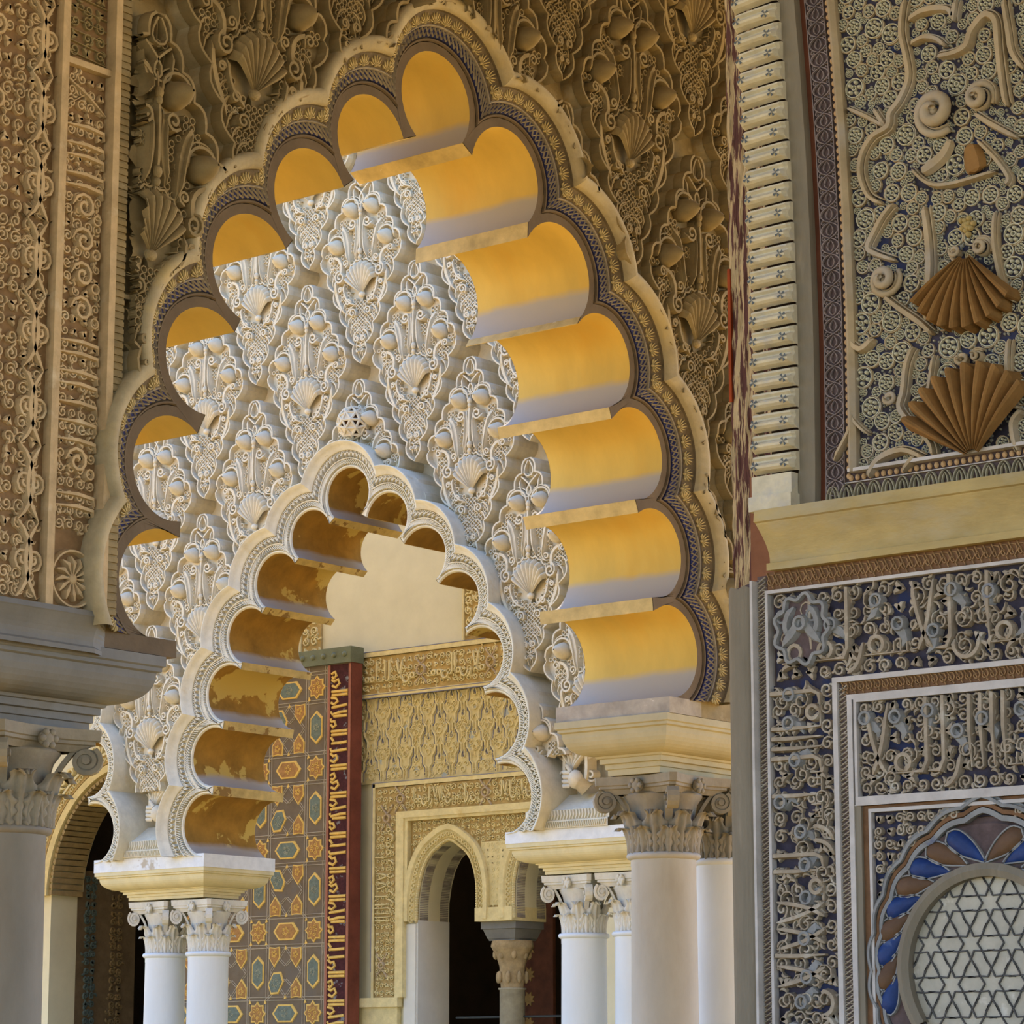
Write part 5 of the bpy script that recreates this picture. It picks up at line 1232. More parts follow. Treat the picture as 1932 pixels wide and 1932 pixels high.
# twisted leaves under the scrolls
for pts, w in (([(1790, 262), (1775, 290), (1750, 312), (1735, 322)], 0.026), ([(1825, 270), (1832, 300), (1838, 322)], 0.042)):
    P = smooth_path([pxR(*p, -0.01) for p in pts], 4); m = MB(); m.ribbon(P, [w * (0.6 + 0.4 * math.sin(PI * i / len(P))) for i in range(len(P))], 0.02, -0.035); m.build('curled_leaf', M_SHELLB if w > 0.03 else M_RIB, wall_r); RIBPTS += P
for k in range(14):
    x, z = pxR(1822 + 14 * math.cos(k * 2.4) * (k / 14), 425 + 22 * math.sin(k * 2.4) * (k / 14), -0.02); m = MB(); m.ball((x, z, -0.03), 0.011, 0.011, 0.016, 8, 4, 0.0); m.build('grape', mat('grape ochre', (0.44, 0.33, 0.13), 0.2, 9), wall_r, True)
SHELLS = []
for hx_, hy_, r, rot, sx in ((1832, 480, 0.245, 180 - 6, 1.0), (1846, 868, 0.300, 8, 1.0)):
    x, z = pxR(hx_, hy_, -0.03); sm = shell_mesh(r, 10, 54, 0.10, 9, 0.10)
    # hollow, cupped outwards
    sm.v = [(vx * sx, vy, vz_ * (1 - 1.0 * (vx * vx + vy * vy) / (r * r) * 0.25)) for vx, vy, vz_ in sm.v]
    put('shell', sm.mesh('amber shell', M_SHELLB), wall_r, T(x, z, -0.032, math.radians(rot)))
    ca, sa = math.cos(math.radians(rot)), math.sin(math.radians(rot))
    SHELLS.append((x - sa * r * 0.55, z + ca * r * 0.55, r * 0.50))
RM = [rosette_mesh(1.0, n, M_ROSE) for n in (5, 6, 7, 8)]
R = random.Random(11); placed = []; tries = 0; arrp = np.array(RIBPTS)
for rad, want in ((0.036, 34), (0.029, 80), (0.022, 130), (0.015, 52)):
    got = 0; tries = 0
    while got < want and tries < 6000:
        tries += 1
        z = R.uniform(PB + 0.01, 5.62); x = R.uniform(edge_a(z) + fo[5] + 0.01, -4.50)
        if x > ar(1932, 400) + 0.03: continue
        if np.min((arrp[:, 0] - x) ** 2 + (arrp[:, 1] - z) ** 2) < (rad * 0.9 + 0.012) ** 2: continue
        if any((x - sx) ** 2 + (z - sz) ** 2 < (sr + rad * 0.4) ** 2 for sx, sz, sr in SHELLS): continue
        if any((x - qx) ** 2 + (z - qz) ** 2 < (rad + qr) ** 2 * 0.96 for qx, qz, qr in placed): continue
        placed.append((x, z, rad)); got += 1
for x, z, rad in placed:
    put('rosette', R.choice(RM), wall_r, T(x, z, -0.046, R.uniform(0, 6), rad * 0.98))
fill = []
for rad in (0.024, 0.018, 0.013):
    for _ in range(5000):
        z = R.uniform(PB + 0.01, 5.6); x = R.uniform(edge_a(z) + fo[5] + 0.008, -4.52)
        if np.min((arrp[:, 0] - x) ** 2 + (arrp[:, 1] - z) ** 2) < (rad * 0.9 + 0.008) ** 2: continue
        if any((x - sx) ** 2 + (z - sz) ** 2 < (sr + rad * 0.4) ** 2 for sx, sz, sr in SHELLS): continue
        if any((x - qx) ** 2 + (z - qz) ** 2 < (rad + qr) ** 2 * 0.96 for qx, qz, qr in placed + fill): continue
        fill.append((x, z, rad))
fm = MB()
for x, z, rad in fill:
    fm.ring(x, z, rad, rad * 0.09, rad * 0.30, -0.046, 12)
    n_ = R.choice((5, 6, 7))
    for k in range(n_ + 1):
        q = 0 if k == n_ else rad * 0.58
        fm.ball((x + q * math.cos(2 * PI * k / n_), z + q * math.sin(2 * PI * k / n_), -0.046), rad * 0.23, rad * 0.23, rad * 0.5, 6, 2, 0.0)
fm.build('small_rosettes', M_ROSE, wall_r, kind='stuff'); placed += fill
m = MB()   # fine pierced ground between the rosettes
for _ in range(5200):
    z = R.uniform(PB + 0.005, 5.6); x = R.uniform(edge_a(z) + fo[5] + 0.005, -4.50)
    if any((x - qx) ** 2 + (z - qz) ** 2 < (qr + 0.005) ** 2 for qx, qz, qr in placed): continue
    m.ball((x, z, -0.047), 0.0052, 0.0052, 0.009, 5, 2, 0.0)
m.build('pierced_ground', mat('grey green pearls', (0.38, 0.37, 0.30), 0.3, 20), wall_r, kind='stuff')
m = MB()
for x, z, rad in placed:
    if rad > 0.02: m.ribbon(arc(x, z, rad * 1.12, R.uniform(0, 360), R.uniform(150, 300) + 200, 10), 0.0028, 0.010, -0.047)
m.build('leaf_outline', M_RIB, wall_r, kind='stuff')

# ---- below the cornice: strips, inscription bands, window
I1T, I1B = zr_(1500, 1113), zr_(1600, 1277)
B1L, B1R = ar(1449, 1500), ar(1572, 1500)
RBN = [0]
def rbox(nm, a0, a1, b0, b1, c0, c1, mt):
    RBN[0] += 1; m = MB(); m.box(a0, a1, b0, b1, c0 - 0.0002 * (RBN[0] % 7), c1 + 0.0003 * (RBN[0] % 9)); return m.build(nm, mt, wall_r)
# fine diagonal strips
def fine(a0, a1, b0, b1, seed):
    rbox('strip_bed', a0, a1, b0, b1, -0.05, -0.028, M_PBED if a1 - a0 < b1 - b0 else M_RBROWN)
    m = MB(); 
    if a1 - a0 < b1 - b0:
        z = b0
        while z < b1 - 0.02: 
            m.ribbon([(a0 + 0.004, z), (a1 - 0.004, z + 0.02)], 0.0035, 0.008, -0.028, False); m.ribbon([(a0 + 0.004, z + 0.012), (a1 - 0.004, z + 0.006)], 0.002, 0.006, -0.028, False); z += 0.017
    else:
        x = a0
        while x < min(a1, -4.3):
            m.ribbon(spiral(x + 0.014, (b0 + b1) / 2, 0.003, (b1 - b0) * 0.38, 40, 1.2, 8), 0.0035, 0.008, -0.028); m.ribbon([(x, b1 - 0.004), (x + 0.028, b0 + 0.004)], 0.003, 0.008, -0.028, False); x += 0.032
    m.build('fine_strip', M_RSTUC if a1 - a0 < b1 - b0 else mat('rust carved strip', (0.34, 0.20, 0.09), 0.3, 16), wall_r, kind='stuff')
fine(ar(1427, 1500), ar(1446, 1500), 1.2, CB - 0.01, 1)
fine(ar(1440, 1100), RR, I1T + 0.012, CB, 2)
fine(ar(1580, 1600), ar(1600, 1600), 1.2, zr_(1600, 1290), 3)
fine(ar(1580, 1300), RR, zr_(1700, 1300), zr_(1700, 1271), 4)
# white fillets
I2T, I2B = zr_(1640, 1318), zr_(1700, 1497)
for a0, a1, b0, b1 in ((ar(1446, 1500), ar(1451, 1500), 1.2, I1T), (ar(1446, 1500), RR, I1T, I1T + 0.012), (ar(1571, 1500), ar(1580, 1500), 1.2, I1B), (ar(1571, 1500), RR, I1B - 0.014, I1B + 0.004),
                       (ar(1600, 1600), ar(1609, 1600), 1.2, zr_(1700, 1300)), (ar(1600, 1600), RR, zr_(1700, 1300) - 0.018, zr_(1700, 1300)), (ar(1608, 1400), ar(1613, 1400), I2B, I2T), (ar(1608, 1400), RR, I2T - 0.006, I2T + 0.008), (ar(1608, 1400), RR, I2B - 0.03, I2B)):
    rbox('white_fillet', a0, a1, b0, b1, -0.05, -0.012, M_RWHITE)
def inscription(a0, a1, b0, b1, seed, vertical=False, cell=0.085):
    rbox('inscription_bed', a0, a1, b0, b1, -0.05, -0.042, M_RBED)
    L, W = (b1 - b0, a1 - a0) if vertical else (a1 - a0, b1 - b0)
    tmp = MB(); script(tmp, 0, L, 0.0, W, 0.0115, 0.034, -0.042, seed)
    tmp2 = MB(); vines(tmp2, 0.0, L, 0.0, W, cell * 0.72, 0.0062, 0.020, -0.042, seed + 1); vines(tmp2, 0.02, L - 0.02, 0.02, W - 0.02, cell, 0.005, 0.030, -0.042, seed + 7, dens=0.5)
    tmp3 = MB(); R = random.Random(seed)
    n = int(L / 0.11)
    for k in range(n):     # broad feathered leaves with pierced eyes
        x = (k + 0.5 + R.uniform(-0.2, 0.2)) * L / n; y = W * R.uniform(0.3, 0.75); t = R.uniform(-0.8, 0.8) + PI / 2; l = W * 0.30
        tmp3.ribbon([(x + l * (q - 0.5) * math.cos(t) + 0.02 * math.sin(q * 5), y + l * (q - 0.5) * math.sin(t)) for q in (0, 0.25, 0.5, 0.75, 1.0)], [0.006, 0.020, 0.026, 0.022, 0.008], 0.026, -0.042)
        tmp3.ring(x + l * 0.35 * math.cos(t), y + l * 0.35 * math.sin(t), 0.021, 0.010, 0.030, -0.036, 10)
    for tm, nm, mt, kd in ((tmp, 'inscription_lettering', M_RSTUC, None), (tmp2, 'inscription_vine', M_RSTUC, 'stuff'), (tmp3, 'inscription_leaf', M_RGREY, None)):
        m = MB()
        if vertical: m.v = [(a1 - y, b0 + x, z) for x, y, z in tm.v]
        else: m.v = [(a0 + x, b0 + y, z) for x, y, z in tm.v]
        m.f = tm.f; m.build(nm, mt, wall_r, kind=kd)
inscription(ar(1451, 1200), -4.3, I1B, I1T, 5)
inscription(B1L, B1R, 1.45, I1B, 14, True)
inscription(ar(1613, 1400), -4.3, I2B, I2T, 25, False, 0.075)
# scalloped medallion in the corner of the frame
x, z = pxR(1517, 1188, -0.02); m = MB()
m.prism([(x + 0.105 * (1 + 0.08 * math.cos(9 * t)) * math.cos(t), z + 0.115 * (1 + 0.08 * math.cos(9 * t)) * math.sin(t)) for t in [k * 2 * PI / 72 for k in range(72)]], -0.05, -0.015)
m.build('corner_medallion', M_PBED, wall_r); m = MB()
m.ribbon([(x + 0.105 * (1 + 0.10 * math.cos(9 * t)) * math.cos(t), z + 0.115 * (1 + 0.10 * math.cos(9 * t)) * math.sin(t)) for t in [k * 2 * PI / 72 for k in range(73)]], 0.010, 0.02, -0.018, False)
for s in (-1, 1):
    m.ribbon(bez((x, z + 0.05), (x + s * 0.02, z + 0.0), (x + s * 0.05, z - 0.02), (x + s * 0.08, z - 0.055), 8), [0.008, 0.014, 0.02, 0.024, 0.026, 0.024, 0.02, 0.014, 0.006], 0.02, -0.016); m.ribbon(bez((x + s * 0.03, z + 0.08), (x + s * 0.07, z + 0.05), (x + s * 0.075, z), (x + s * 0.05, z - 0.02), 6), 0.016, 0.02, -0.016)
m.ring(x, z + 0.02, 0.022, 0.012, 0.03, -0.016, 12); m.build('medallion_leaf', M_RGREY, wall_r)
# inner frame of the window
fa, ft_ = ar(1640, 1700), zr_(1700, 1521)
rbox('frame_plain', ar(1609, 1700), ar(1623, 1700), 1.2, I2B - 0.03, -0.05, -0.02, M_RPLAIN); rbox('frame_plain', ar(1609, 1700), RR, zr_(1700, 1512), I2B - 0.03, -0.05, -0.015, M_RWHITE)
rbox('frame_brown', ar(1623, 1700), ar(1637, 1700), 1.2, zr_(1700, 1512), -0.05, -0.03, M_RBROWN); rbox('frame_brown', ar(1623, 1600), RR, ft_, zr_(1700, 1512), -0.05, -0.03, M_RBROWN)
rbox('white_fillet', ar(1637, 1700), ar(1642, 1700), 1.2, ft_, -0.05, -0.018, M_RWHITE); rbox('white_fillet', ar(1637, 1700), RR, ft_ - 0.012, ft_, -0.05, -0.018, M_RWHITE)
def gth(a): return 0.60 + 0.32 * max(0.0, math.sin(a)) ** 2
WC = pxR(1866, 1826, -0.03); WRr = 0.305

m = MB(); vines(m, fa + 0.01, -4.35, 1.5, ft_ - 0.015, 0.042, 0.0055, 0.020, -0.040, 71, lambda x, y: (x - WC[0]) ** 2 + (y - WC[1]) ** 2 > (WRr + 0.225 * gth(math.atan2(y - WC[1], x - WC[0]))) ** 2 and (y > WC[1] or abs(x - WC[0]) > WRr + 0.15)); m.build('spandrel_vine', M_RSTUC, wall_r, kind='stuff')
def arcring(nm, r0, r1, prof, mt, wav=0.0, nw=0, a0=-35, a1=215, point=0.0):
    m = MB(); n = 150; rowsA = []
    for t, c in prof:
        row = []
        for k in range(n + 1):
            a = math.radians(a0 + (a1 - a0) * k / n); r = WRr + (r0 + (r1 - r0) * t - WRr) * (gth(a) if r0 > WRr + 0.02 else 1) + wav * abs(math.sin(nw * a)) + point * max(0, 1 - abs(math.degrees(a) - 90) / 35) ** 2
            row.append((WC[0] + r * math.cos(a), WC[1] + r * math.sin(a), c))
        rowsA.append(row)
    m.rows(rowsA); return m.build(nm, mt, wall_r)
arcring('drop_bed', WRr + 0.03, WRr + 0.175, [(0, -0.036), (1, -0.034)], M_PBED)
arcring('wavy_border', WRr + 0.165, WRr + 0.185, [(0, -0.05), (0, -0.02), (1, -0.02), (1, -0.04)], M_RGREY, 0.012, 11, point=0.03)
arcring('wavy_border', WRr + 0.185, WRr + 0.210, [(0, -0.04), (0.2, -0.022), (0.8, -0.022), (1, -0.04)], M_RBROWN, 0.012, 11, point=0.03)
arcring('wavy_border', WRr + 0.210, WRr + 0.235, [(0, -0.04), (0, -0.012), (0.5, -0.012), (0.6, -0.025), (1, -0.02), (1, -0.05)], M_RGREY, 0.014, 11, point=0.035)
arcring('window_rim', WRr - 0.012, WRr + 0.032, [(0, -0.07), (0, -0.015), (0.5, -0.004), (1, -0.015), (1, -0.05)], M_RPLAIN)
M_DBLUE = mat('cobalt painted drop', (0.014, 0.042, 0.165), 0.4, 12, 0.5, col2=(0.14, 0.18, 0.26), t2=0.64, s2=6, soft=0.1); M_DRB = mat('brown painted drop', (0.13, 0.07, 0.034), 0.3, 10, 0.6)
nd = 20
for k in range(nd):
    a = math.radians(-25 + 230 * (k + 0.5) / nd); dd = 1 if math.degrees(a) > 90 else -1
    if abs(math.degrees(a) - 90) < 9: continue
    m = MB(); Rw = []; L = 0.128; n = 10
    def cl(t): rr = WRr + 0.035 + L * t * gth(a) * 1.08; aa = a + dd * (-0.30 * (1 - t) ** 1.4); return (WC[0] + rr * math.cos(aa), WC[1] + rr * math.sin(aa))
    for q in range(n + 1):
        t = q / n; p = cl(t); p2 = cl(min(1, t + 0.02)); p1 = cl(max(0, t - 0.02)); l = math.hypot(p2[0] - p1[0], p2[1] - p1[1]); nx, ny = -(p2[1] - p1[1]) / l, (p2[0] - p1[0]) / l
        w_ = 0.036 * math.sqrt(max(0, 1 - ((t - 0.66) / 0.34) ** 2)) if t > 0.66 else 0.036 * (0.10 + 0.90 * math.sin(PI / 2 * t / 0.66))
        Rw.append([(p[0] + nx * w_ * u, p[1] + ny * w_ * u, -0.034 + 0.018 * math.sqrt(max(0, 1 - u * u)) * (w_ / 0.036)) for u in (-1, -0.7, -0.3, 0.3, 0.7, 1)])
    m.rows(Rw); m.build('petal_drop', M_DBLUE if k % 2 else M_DRB, wall_r, True)
    e = MB(); e.ribbon([(r_[0][0], r_[0][1]) for r_ in Rw] + [(r_[-1][0], r_[-1][1]) for r_ in reversed(Rw)], 0.004, 0.012, -0.036, False); e.build('drop_edge', M_RGREY, wall_r)
sp = MB(); nb_ = 48; inn = [(WC[0] + (WRr + 0.20 * gth(math.radians(-35 + 250 * k / nb_))) * math.cos(math.radians(-35 + 250 * k / nb_)), WC[1] + (WRr + 0.20 * gth(math.radians(-35 + 250 * k / nb_))) * math.sin(math.radians(-35 + 250 * k / nb_))) for k in range(nb_ + 1)]
inn = [(min(max(x, fa + 0.012), -4.32), min(z, ft_ - 0.02)) for x, z in inn]
sp.prism([(fa, 1.35), (fa, ft_ - 0.01), (-4.3, ft_ - 0.01), (-4.3, 1.35), (inn[0][0], 1.35)] + inn + [(inn[-1][0], 1.35)], -0.05, -0.040); sp.build('spandrel_bed', M_RBED, wall_r)
# plaster grille of the window
m = MB(); gp = [(WC[0] + WRr * 0.99 * math.cos(t), WC[1] + WRr * 0.99 * math.sin(t)) for t in [math.radians(-35 + 250 * k / 60) for k in range(61)]]
gp = gp + [(gp[-1][0], 1.3), (gp[0][0], 1.3)]; m.prism(gp, -0.10, -0.048); m.build('grille_panel', mat('pale grille plaster', (0.52, 0.48, 0.38), 0.2, 10, col2=(0.66, 0.62, 0.52), t2=0.6, s2=14, soft=0.08), wall_r)
g = MB(); S = 0.150
def seg_in(p, q):
    ok = lambda p: (p[0] - WC[0]) ** 2 + (p[1] - WC[1]) ** 2 < (WRr * 0.97) ** 2 or (p[1] < WC[1] and abs(p[0] - WC[0]) < WRr * 0.93)
    n = 10; cur = []
    for k in range(n + 1):
        r_ = (p[0] + (q[0] - p[0]) * k / n, p[1] + (q[1] - p[1]) * k / n)
        if ok(r_): cur.append(r_)
        else:
            if len(cur) > 1: g.ribbon(cur, 0.0030, 0.007, -0.048, False)
            cur = []
    if len(cur) > 1: g.ribbon(cur, 0.0030, 0.007, -0.048, False)
for i in range(-4, 5):
    for jn in range(-5, 5):
        cx, cz = WC[0] + i * S + (S / 2 if jn % 2 else 0), WC[1] - 0.05 + jn * S * 0.866
        st8 = [(cx + (0.050 if q % 2 else 0.026) * math.cos(q * PI / 6 + PI / 12 * 0), cz + (0.050 if q % 2 else 0.026) * math.sin(q * PI / 6)) for q in range(12)]
        for q in range(12): seg_in(st8[q], st8[(q + 1) % 12])
        for q in range(6):
            t = q * PI / 3 + PI / 6; p = (cx + 0.050 * math.cos(t), cz + 0.050 * math.sin(t)); 
            for d_ in (-0.5, 0.5): seg_in(p, (cx + 0.090 * math.cos(t + d_ * 0.55), cz + 0.090 * math.sin(t + d_ * 0.55)))
g.build('grille_strap', mat('dark grille line', (0.12, 0.115, 0.11), 0.2, 12), wall_r)

# ================================================================ LEFT: carved stucco of the near wall
M_LSTUC = mat('tan arabesque stucco', (0.58, 0.44, 0.26), 0.25, 9, col2=(0.70, 0.60, 0.42), t2=0.58, s2=6, soft=0.15)
M_LBED = mat('umber stucco bed', (0.25, 0.155, 0.075), 0.35, 12)
an = lambda x, y=500, c=0.08: pxN(x, y, c)[0]
zn_ = lambda x, y, c=0.08: pxN(x, y, c)[1]
LB = zn_(60, 1140, 0.05)
def nbox(nm, a0, a1, b0, b1, c0, c1, mt): m = MB(); m.box(a0, a1, b0, b1, c0, c1); return m.build(nm, mt, wall_n)
x0, x1, x2, x3, x4 = 6.4, an(103), an(118), an(199), an(211)
nbox('stucco_bed', x0, x4 - 0.01, LB, 8.0, 0.0, 0.045, M_LBED)
for a0, a1, c1 in ((x1 - 0.004, (x1 + x2) / 2 - 0.004, 0.095), ((x1 + x2) / 2 + 0.004, x2, 0.085), (x3, x4, 0.11)):
    nbox('vertical_fillet', a0, a1, LB, 8.0, 0.0, c1, M_LSTUC)
nbox('ribbed_strip', x4, x4 + 0.07, LB, 8.0, 0.0, 0.09, M_OLD)
rs = MB(); z = LB
while z < 7.2: rs.box(x4 + 0.004, x4 + 0.066, z, z + 0.022, 0.09, 0.10); z += 0.034
rs.build('strip_rib', M_OLD, wall_n, kind='stuff')
# arabesque field: interlaced broad stems with feathered leaves
m = MB(); l2 = MB(); R = random.Random(5); W0 = x1 - 0.62; W1 = x1 - 0.012; cw = 0.30; 
z = LB + 0.02; k = 0
while z < 6.6:
    for s in (-1, 1):
        for i in range(3):
            cx = W1 - 0.14 - i * cw if s > 0 else W1 - 0.02 - i * cw
            m.ribbon(bez((cx, z), (cx + s * 0.10, z + 0.10), (cx + s * 0.10, z + 0.24), (cx, z + 0.34), 9), [0.010, 0.013, 0.016, 0.018, 0.018, 0.018, 0.017, 0.015, 0.012, 0.009], 0.032, 0.045)
            m.ribbon(spiral(cx + s * 0.03, z + 0.17, 0.006, 0.052, 90, s * 1.5, 14), 0.011, 0.03, 0.045)
            for q in range(7):
                t = q / 6; x = cx + s * (0.075 * math.sin(PI * t)); y = z + 0.34 * t
                l2.ribbon([(x - s * 0.004, y), (x - s * 0.03, y + 0.018)], 0.005, 0.022, 0.045)
                l2.ribbon(bez((x, y), (x + s * 0.02, y + 0.03), (x + s * 0.03, y + 0.0), (x + s * 0.05, y + 0.03), 4), 0.006, 0.02, 0.045)
    z += 0.34; k += 1
vines(l2, W0, W1 - 0.02, LB + 0.01, 6.6, 0.075, 0.0065, 0.018, 0.045, 9)
m.build('arabesque_stem', M_LSTUC, wall_n); l2.build('arabesque_leaf', M_LSTUC, wall_n, kind='stuff')
# vertical inscription: letters lie on their side, long bars across the band
b0, b1 = x2 + 0.01, x3 - 0.01; ztop = zn_(160, 128)
m = MB(); z = zn_(160, 960); R = random.Random(8); wB = b1 - b0
while z < ztop - 0.1:
    k = R.choice((0, 0, 1, 2))
    if k == 0:
        for q in range(R.choice((1, 2))):
            m.ribbon([(b0, z), (b0 + wB * 0.5, z + 0.006), (b1 - 0.02, z - 0.004), (b1 - 0.005, z - 0.035)], [0.013, 0.014, 0.013, 0.009], 0.036, 0.045); z += 0.055
        z += 0.03
    elif k == 1:
        m.ribbon([(b0, z + 0.13), (b0 + wB * 0.5, z + 0.07), (b1, z)], 0.011, 0.034, 0.045); m.ribbon([(b0, z), (b0 + wB * 0.6, z + 0.10)], 0.010, 0.032, 0.045); z += 0.19
    else:
        m.ribbon(spiral((b0 + b1) / 2, z + 0.07, 0.01, 0.065, 0, 1.5, 14), 0.012, 0.034, 0.045); m.ring(b1 - 0.04, z + 0.02, 0.022, 0.009, 0.03, 0.045, 10); z += 0.16
m.build('inscription_lettering', M_LSTUC, wall_n)
m = MB(); vines(m, b0, b1, LB + 0.35, ztop - 0.02, 0.062, 0.0065, 0.02, 0.045, 19); m.build('inscription_vine', M_LSTUC, wall_n, kind='stuff')
# rosette square at the foot of the band, small panel above its head
xm, zm = (b0 + b1) / 2, zn_(160, 1095)
m = MB()
for k in range(12):
    t = k * PI / 6; m.ribbon([(xm + 0.02 * math.cos(t), zm + 0.02 * math.sin(t)), (xm + 0.07 * math.cos(t), zm + 0.07 * math.sin(t)), (xm + 0.10 * math.cos(t + 0.15), zm + 0.10 * math.sin(t + 0.15))], [0.006, 0.016, 0.012], 0.036, 0.045)
m.ball((xm, zm, 0.05), 0.03, 0.03, 0.03, 10, 4, 0.0); m.ring(xm, zm, 0.125, 0.010, 0.03, 0.045, 24); m.build('foot_rosette', M_LSTUC, wall_n)
nbox('band_head', b0 - 0.01, b1 + 0.01, ztop, ztop + 0.03, 0.0, 0.085, M_LSTUC)
m = MB()
for q in range(9): m.ribbon([(b0, ztop + 0.07 + q * 0.055), (b1, ztop + 0.05 + q * 0.055)], 0.009, 0.02, 0.045)
vines(m, b0, b1, ztop + 0.05, ztop + 0.8, 0.07, 0.006, 0.016, 0.045, 23); m.build('head_panel', mat('olive stucco', (0.30, 0.24, 0.12), 0.3, 9), wall_n, kind='stuff')
# cornice under the stucco field (grey cove), running to the left
m = MB(); zc = LB
prof = [(zc + 0.004, 0.0), (zc + 0.004, 0.10), (zc - 0.02, 0.105)]
for q in range(7):
    t = q / 6; prof.append((zc - 0.025 - 0.12 * t, 0.10 - 0.065 * math.sin(t * PI / 2) + 0.02 * t))
prof += [(zc - 0.155, 0.065), (zc - 0.175, 0.065)]
xe = an(185, 1180, 0.06)
m.rows([[(xx, z, c) for z, c in prof] for xx in (6.4, xe - 0.02 )]); m.rows([[(xe - 0.02, z, c) for z, c in prof], [(xe + 0.10, z, 0.0) for z, c in prof]])
m.build('base_cornice', M_IMPOST_OLD, wall_n)

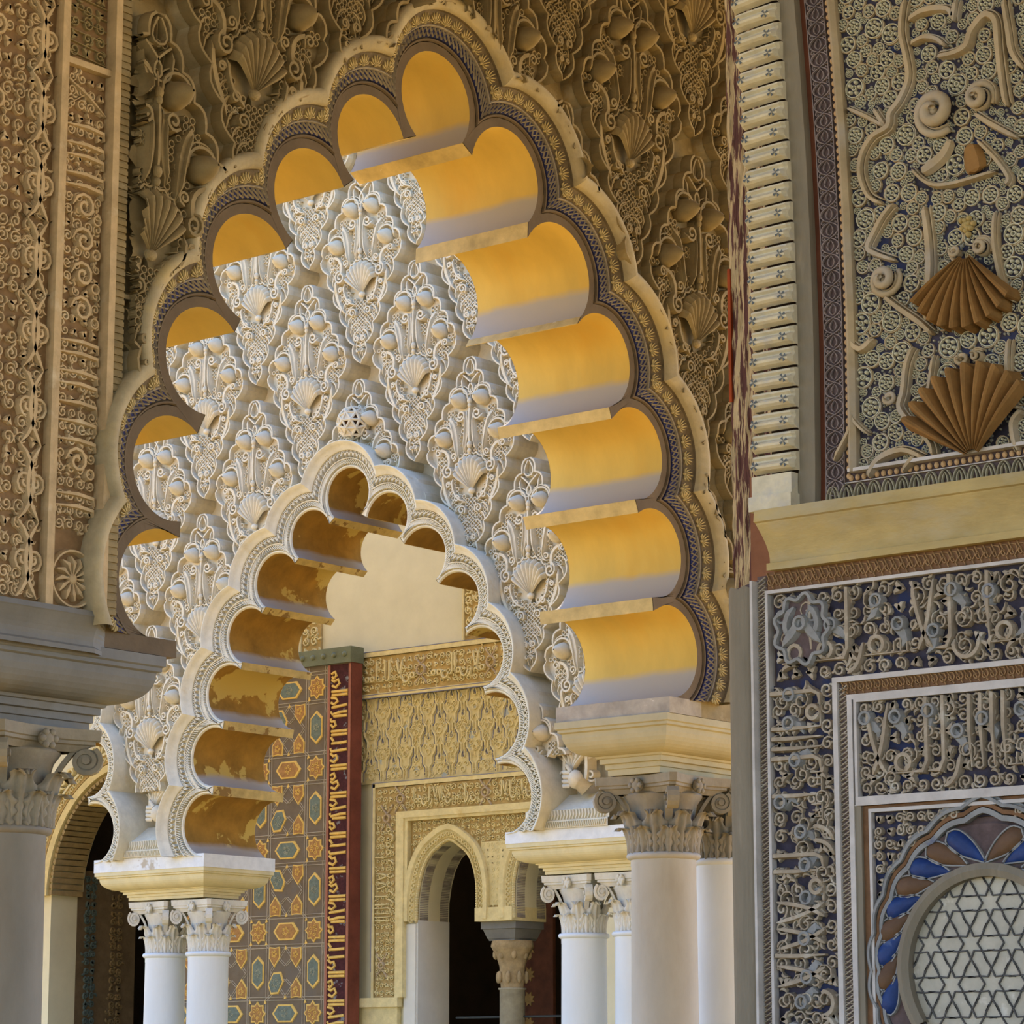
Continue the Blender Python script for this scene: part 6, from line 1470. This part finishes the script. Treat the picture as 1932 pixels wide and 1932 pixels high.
# ================================================================ pier carvings of the far arcade and the pierced ball
def pier(ac, zb0, seed, head):
    """foot block with bands, sloped sill, niche with scrolls and a fist"""
    m = MB(); hw = 0.40
    m.rows([[(ac - hw, zb0, 0.02), (ac + hw, zb0, 0.02)], [(ac - hw, zb0 + 0.06, 0.02), (ac + hw, zb0 + 0.06, 0.02)], [(ac - hw, zb0 + 0.065, 0.0), (ac + hw, zb0 + 0.065, 0.0)], [(ac - hw, zb0 + 0.14, 0.0), (ac + hw, zb0 + 0.14, 0.0)], [(ac - hw, zb0 + 0.145, -0.02), (ac + hw, zb0 + 0.145, -0.02)], [(ac - hw, zb0 + 0.27, -0.20), (ac + hw, zb0 + 0.27, -0.20)], [(ac - hw, zb0 + 0.27, GF), (ac + hw, zb0 + 0.27, GF)]])
    m.build('pier_sill', M_BAND, wall_f)
    m = MB()
    for k in range(26): x = ac - hw + 0.03 + k * 0.029; m.ribbon([(x, zb0 + 0.068), (x + 0.012, zb0 + 0.10), (x + 0.006, zb0 + 0.135)], 0.006, 0.016, 0.0, False)
    for k in range(44): x = ac - hw + 0.02 + k * 0.0175; m.ribbon([(x, zb0 + 0.008), (x + 0.010, zb0 + 0.05)], 0.0042, 0.014, 0.02, False)
    m.build('pier_band', M_BAND, wall_f)
    m = MB(); zc = zb0 + 0.30
    for s in (-1, 1):
        m.ribbon(spiral(ac + s * 0.12, zc + 0.30, 0.01, 0.075, 90, s * 1.6, 18), 0.018, 0.09, -0.20); m.ribbon(spiral(ac + s * 0.13, zc + 0.10, 0.008, 0.05, 180, s * 1.4, 14), 0.014, 0.08, -0.20)
        m.ribbon(bez((ac + s * 0.05, zc + 0.02), (ac + s * 0.16, zc + 0.10), (ac + s * 0.06, zc + 0.26), (ac + s * 0.14, zc + 0.42), 10), 0.024, 0.10, -0.20)
        m.ribbon(bez((ac, zc + 0.20), (ac + s * 0.06, zc + 0.30), (ac + s * 0.05, zc + 0.42), (ac + s * 0.02, zc + 0.5), 8), 0.022, 0.12, -0.20)
    m.build('niche_scroll', M_CREAM, wall_f)
    m = MB()   # the fist holding the stem
    for k in range(4): m.tube([(ac - 0.015, zc + 0.02 + k * 0.034, -0.05), (ac - 0.045, zc + 0.02 + k * 0.034, -0.02), (ac - 0.055, zc + 0.018 + k * 0.034, -0.06)], [0.016, 0.017, 0.013], 8)
    m.ball((ac + 0.03, zc + 0.07, -0.07), 0.06, 0.075, 0.06, 12, 7); m.tube([(ac + 0.05, zc + 0.05, -0.08), (ac + 0.10, zc - 0.01, -0.12)], [0.05, 0.06], 10)
    m.tube([(ac + 0.0, zc + 0.13, -0.05), (ac - 0.02, zc + 0.17, -0.03), (ac - 0.035, zc + 0.18, -0.04)], [0.018, 0.016, 0.012], 8)
    for k in range(5): m.ribbon(bez((ac - 0.01, zc + 0.15), (ac - 0.02 + (k - 2) * 0.02, zc + 0.2), (ac + (k - 2) * 0.04, zc + 0.24), (ac + (k - 2) * 0.06, zc + 0.29), 5), 0.010, 0.05, -0.12)
    m.build('carved_fist', M_CREAM, wall_f, True)
    if head:
        m = MB(); hz = zc + 0.36
        m.ball((ac + 0.01, hz, -0.10), 0.075, 0.095, 0.085, 16, 10); m.ball((ac - 0.005, hz - 0.012, -0.02), 0.014, 0.03, 0.022, 8, 5)
        for s in (-1, 1): m.ball((ac - 0.005 + s * 0.032, hz + 0.012, -0.032), 0.014, 0.009, 0.012, 8, 5); m.ball((ac + s * 0.074, hz, -0.10), 0.014, 0.026, 0.02, 8, 5)
        m.ball((ac - 0.003, hz - 0.050, -0.03), 0.026, 0.009, 0.012, 8, 5)
        m.build('carved_head', M_CREAM, wall_f, True)
        m = MB(); R = random.Random(2)
        for k in range(46):
            t = R.uniform(0.05, PI - 0.05); p = R.uniform(0.0, PI); m.ball((ac + 0.01 + 0.080 * math.cos(t), hz + 0.03 + 0.082 * math.sin(t), -0.10 + 0.085 * math.sin(p) * math.sin(t) * 0.9 + 0.01), 0.017, 0.017, 0.017, 6, 4)
        m.build('carved_curls', M_CREAM, wall_f, True)
pier(PIER_C, 3.42, 1, False)
pier(pxF(1077, 1455, -0.05)[0], 3.42, 2, True)
bx, bz = pxF(664, 797, 0.05)
bm = bmesh.new(); bmesh.ops.create_icosphere(bm, subdivisions=2, radius=0.135); bm.verts.ensure_lookup_table()
b = MB()
for i, e in enumerate(bm.edges):
    p, q = e.verts[0].co, e.verts[1].co
    b.tube([(bx + p.x, bz + p.y, 0.03 + p.z), (bx + q.x, bz + q.y, 0.03 + q.z)], 0.011, 6)
for f in bm.faces:
    if (f.index * 7) % 5 < 3: b.add([(bx + v.co.x, bz + v.co.y, 0.03 + v.co.z) for v in f.verts], [(0, 1, 2)])
bm.free()
b.build('pierced_ball', M_CREAM, wall_f)
b = MB(); b.ball((bx, bz, 0.03), 0.10, 0.10, 0.10, 16, 10); b.build('ball_core', mat('umber ball core', (0.20, 0.10, 0.05), 0.3, 9), wall_f, True)

# ================================================================ unseen floor and near ceiling that shape the light
gm = MB(); gm.box(-60, 60, -60, 60, -0.3, 0.0)
M_FLOOR = mat('warm bounce paving', (0.70, 0.44, 0.12), 0.15, 1.5, bump=0.05)  # orange picked so the unseen floor throws warm light upwards
gm.build('floor', M_FLOOR, None, kind='structure', label='unseen paving of court and galleries, coloured for warm bounce')
M_CEIL = mat('dark timber ceiling', (0.25, 0.16, 0.08), 0.3, 3)
cm = MB(); cm.box(-14.0, 17.6, -14.0, 10.28, 8.4, 8.7)  # unseen, stretched past the gallery to keep sky light off the arcade
cm.build('ceiling', M_CEIL, None, kind='structure', label='unseen timber ceiling stretched to darken the near gallery')
SC.cycles.max_bounces = 4; SC.cycles.diffuse_bounces = 3; SC.cycles.glossy_bounces = 2
SC.cycles.adaptive_threshold = 0.05
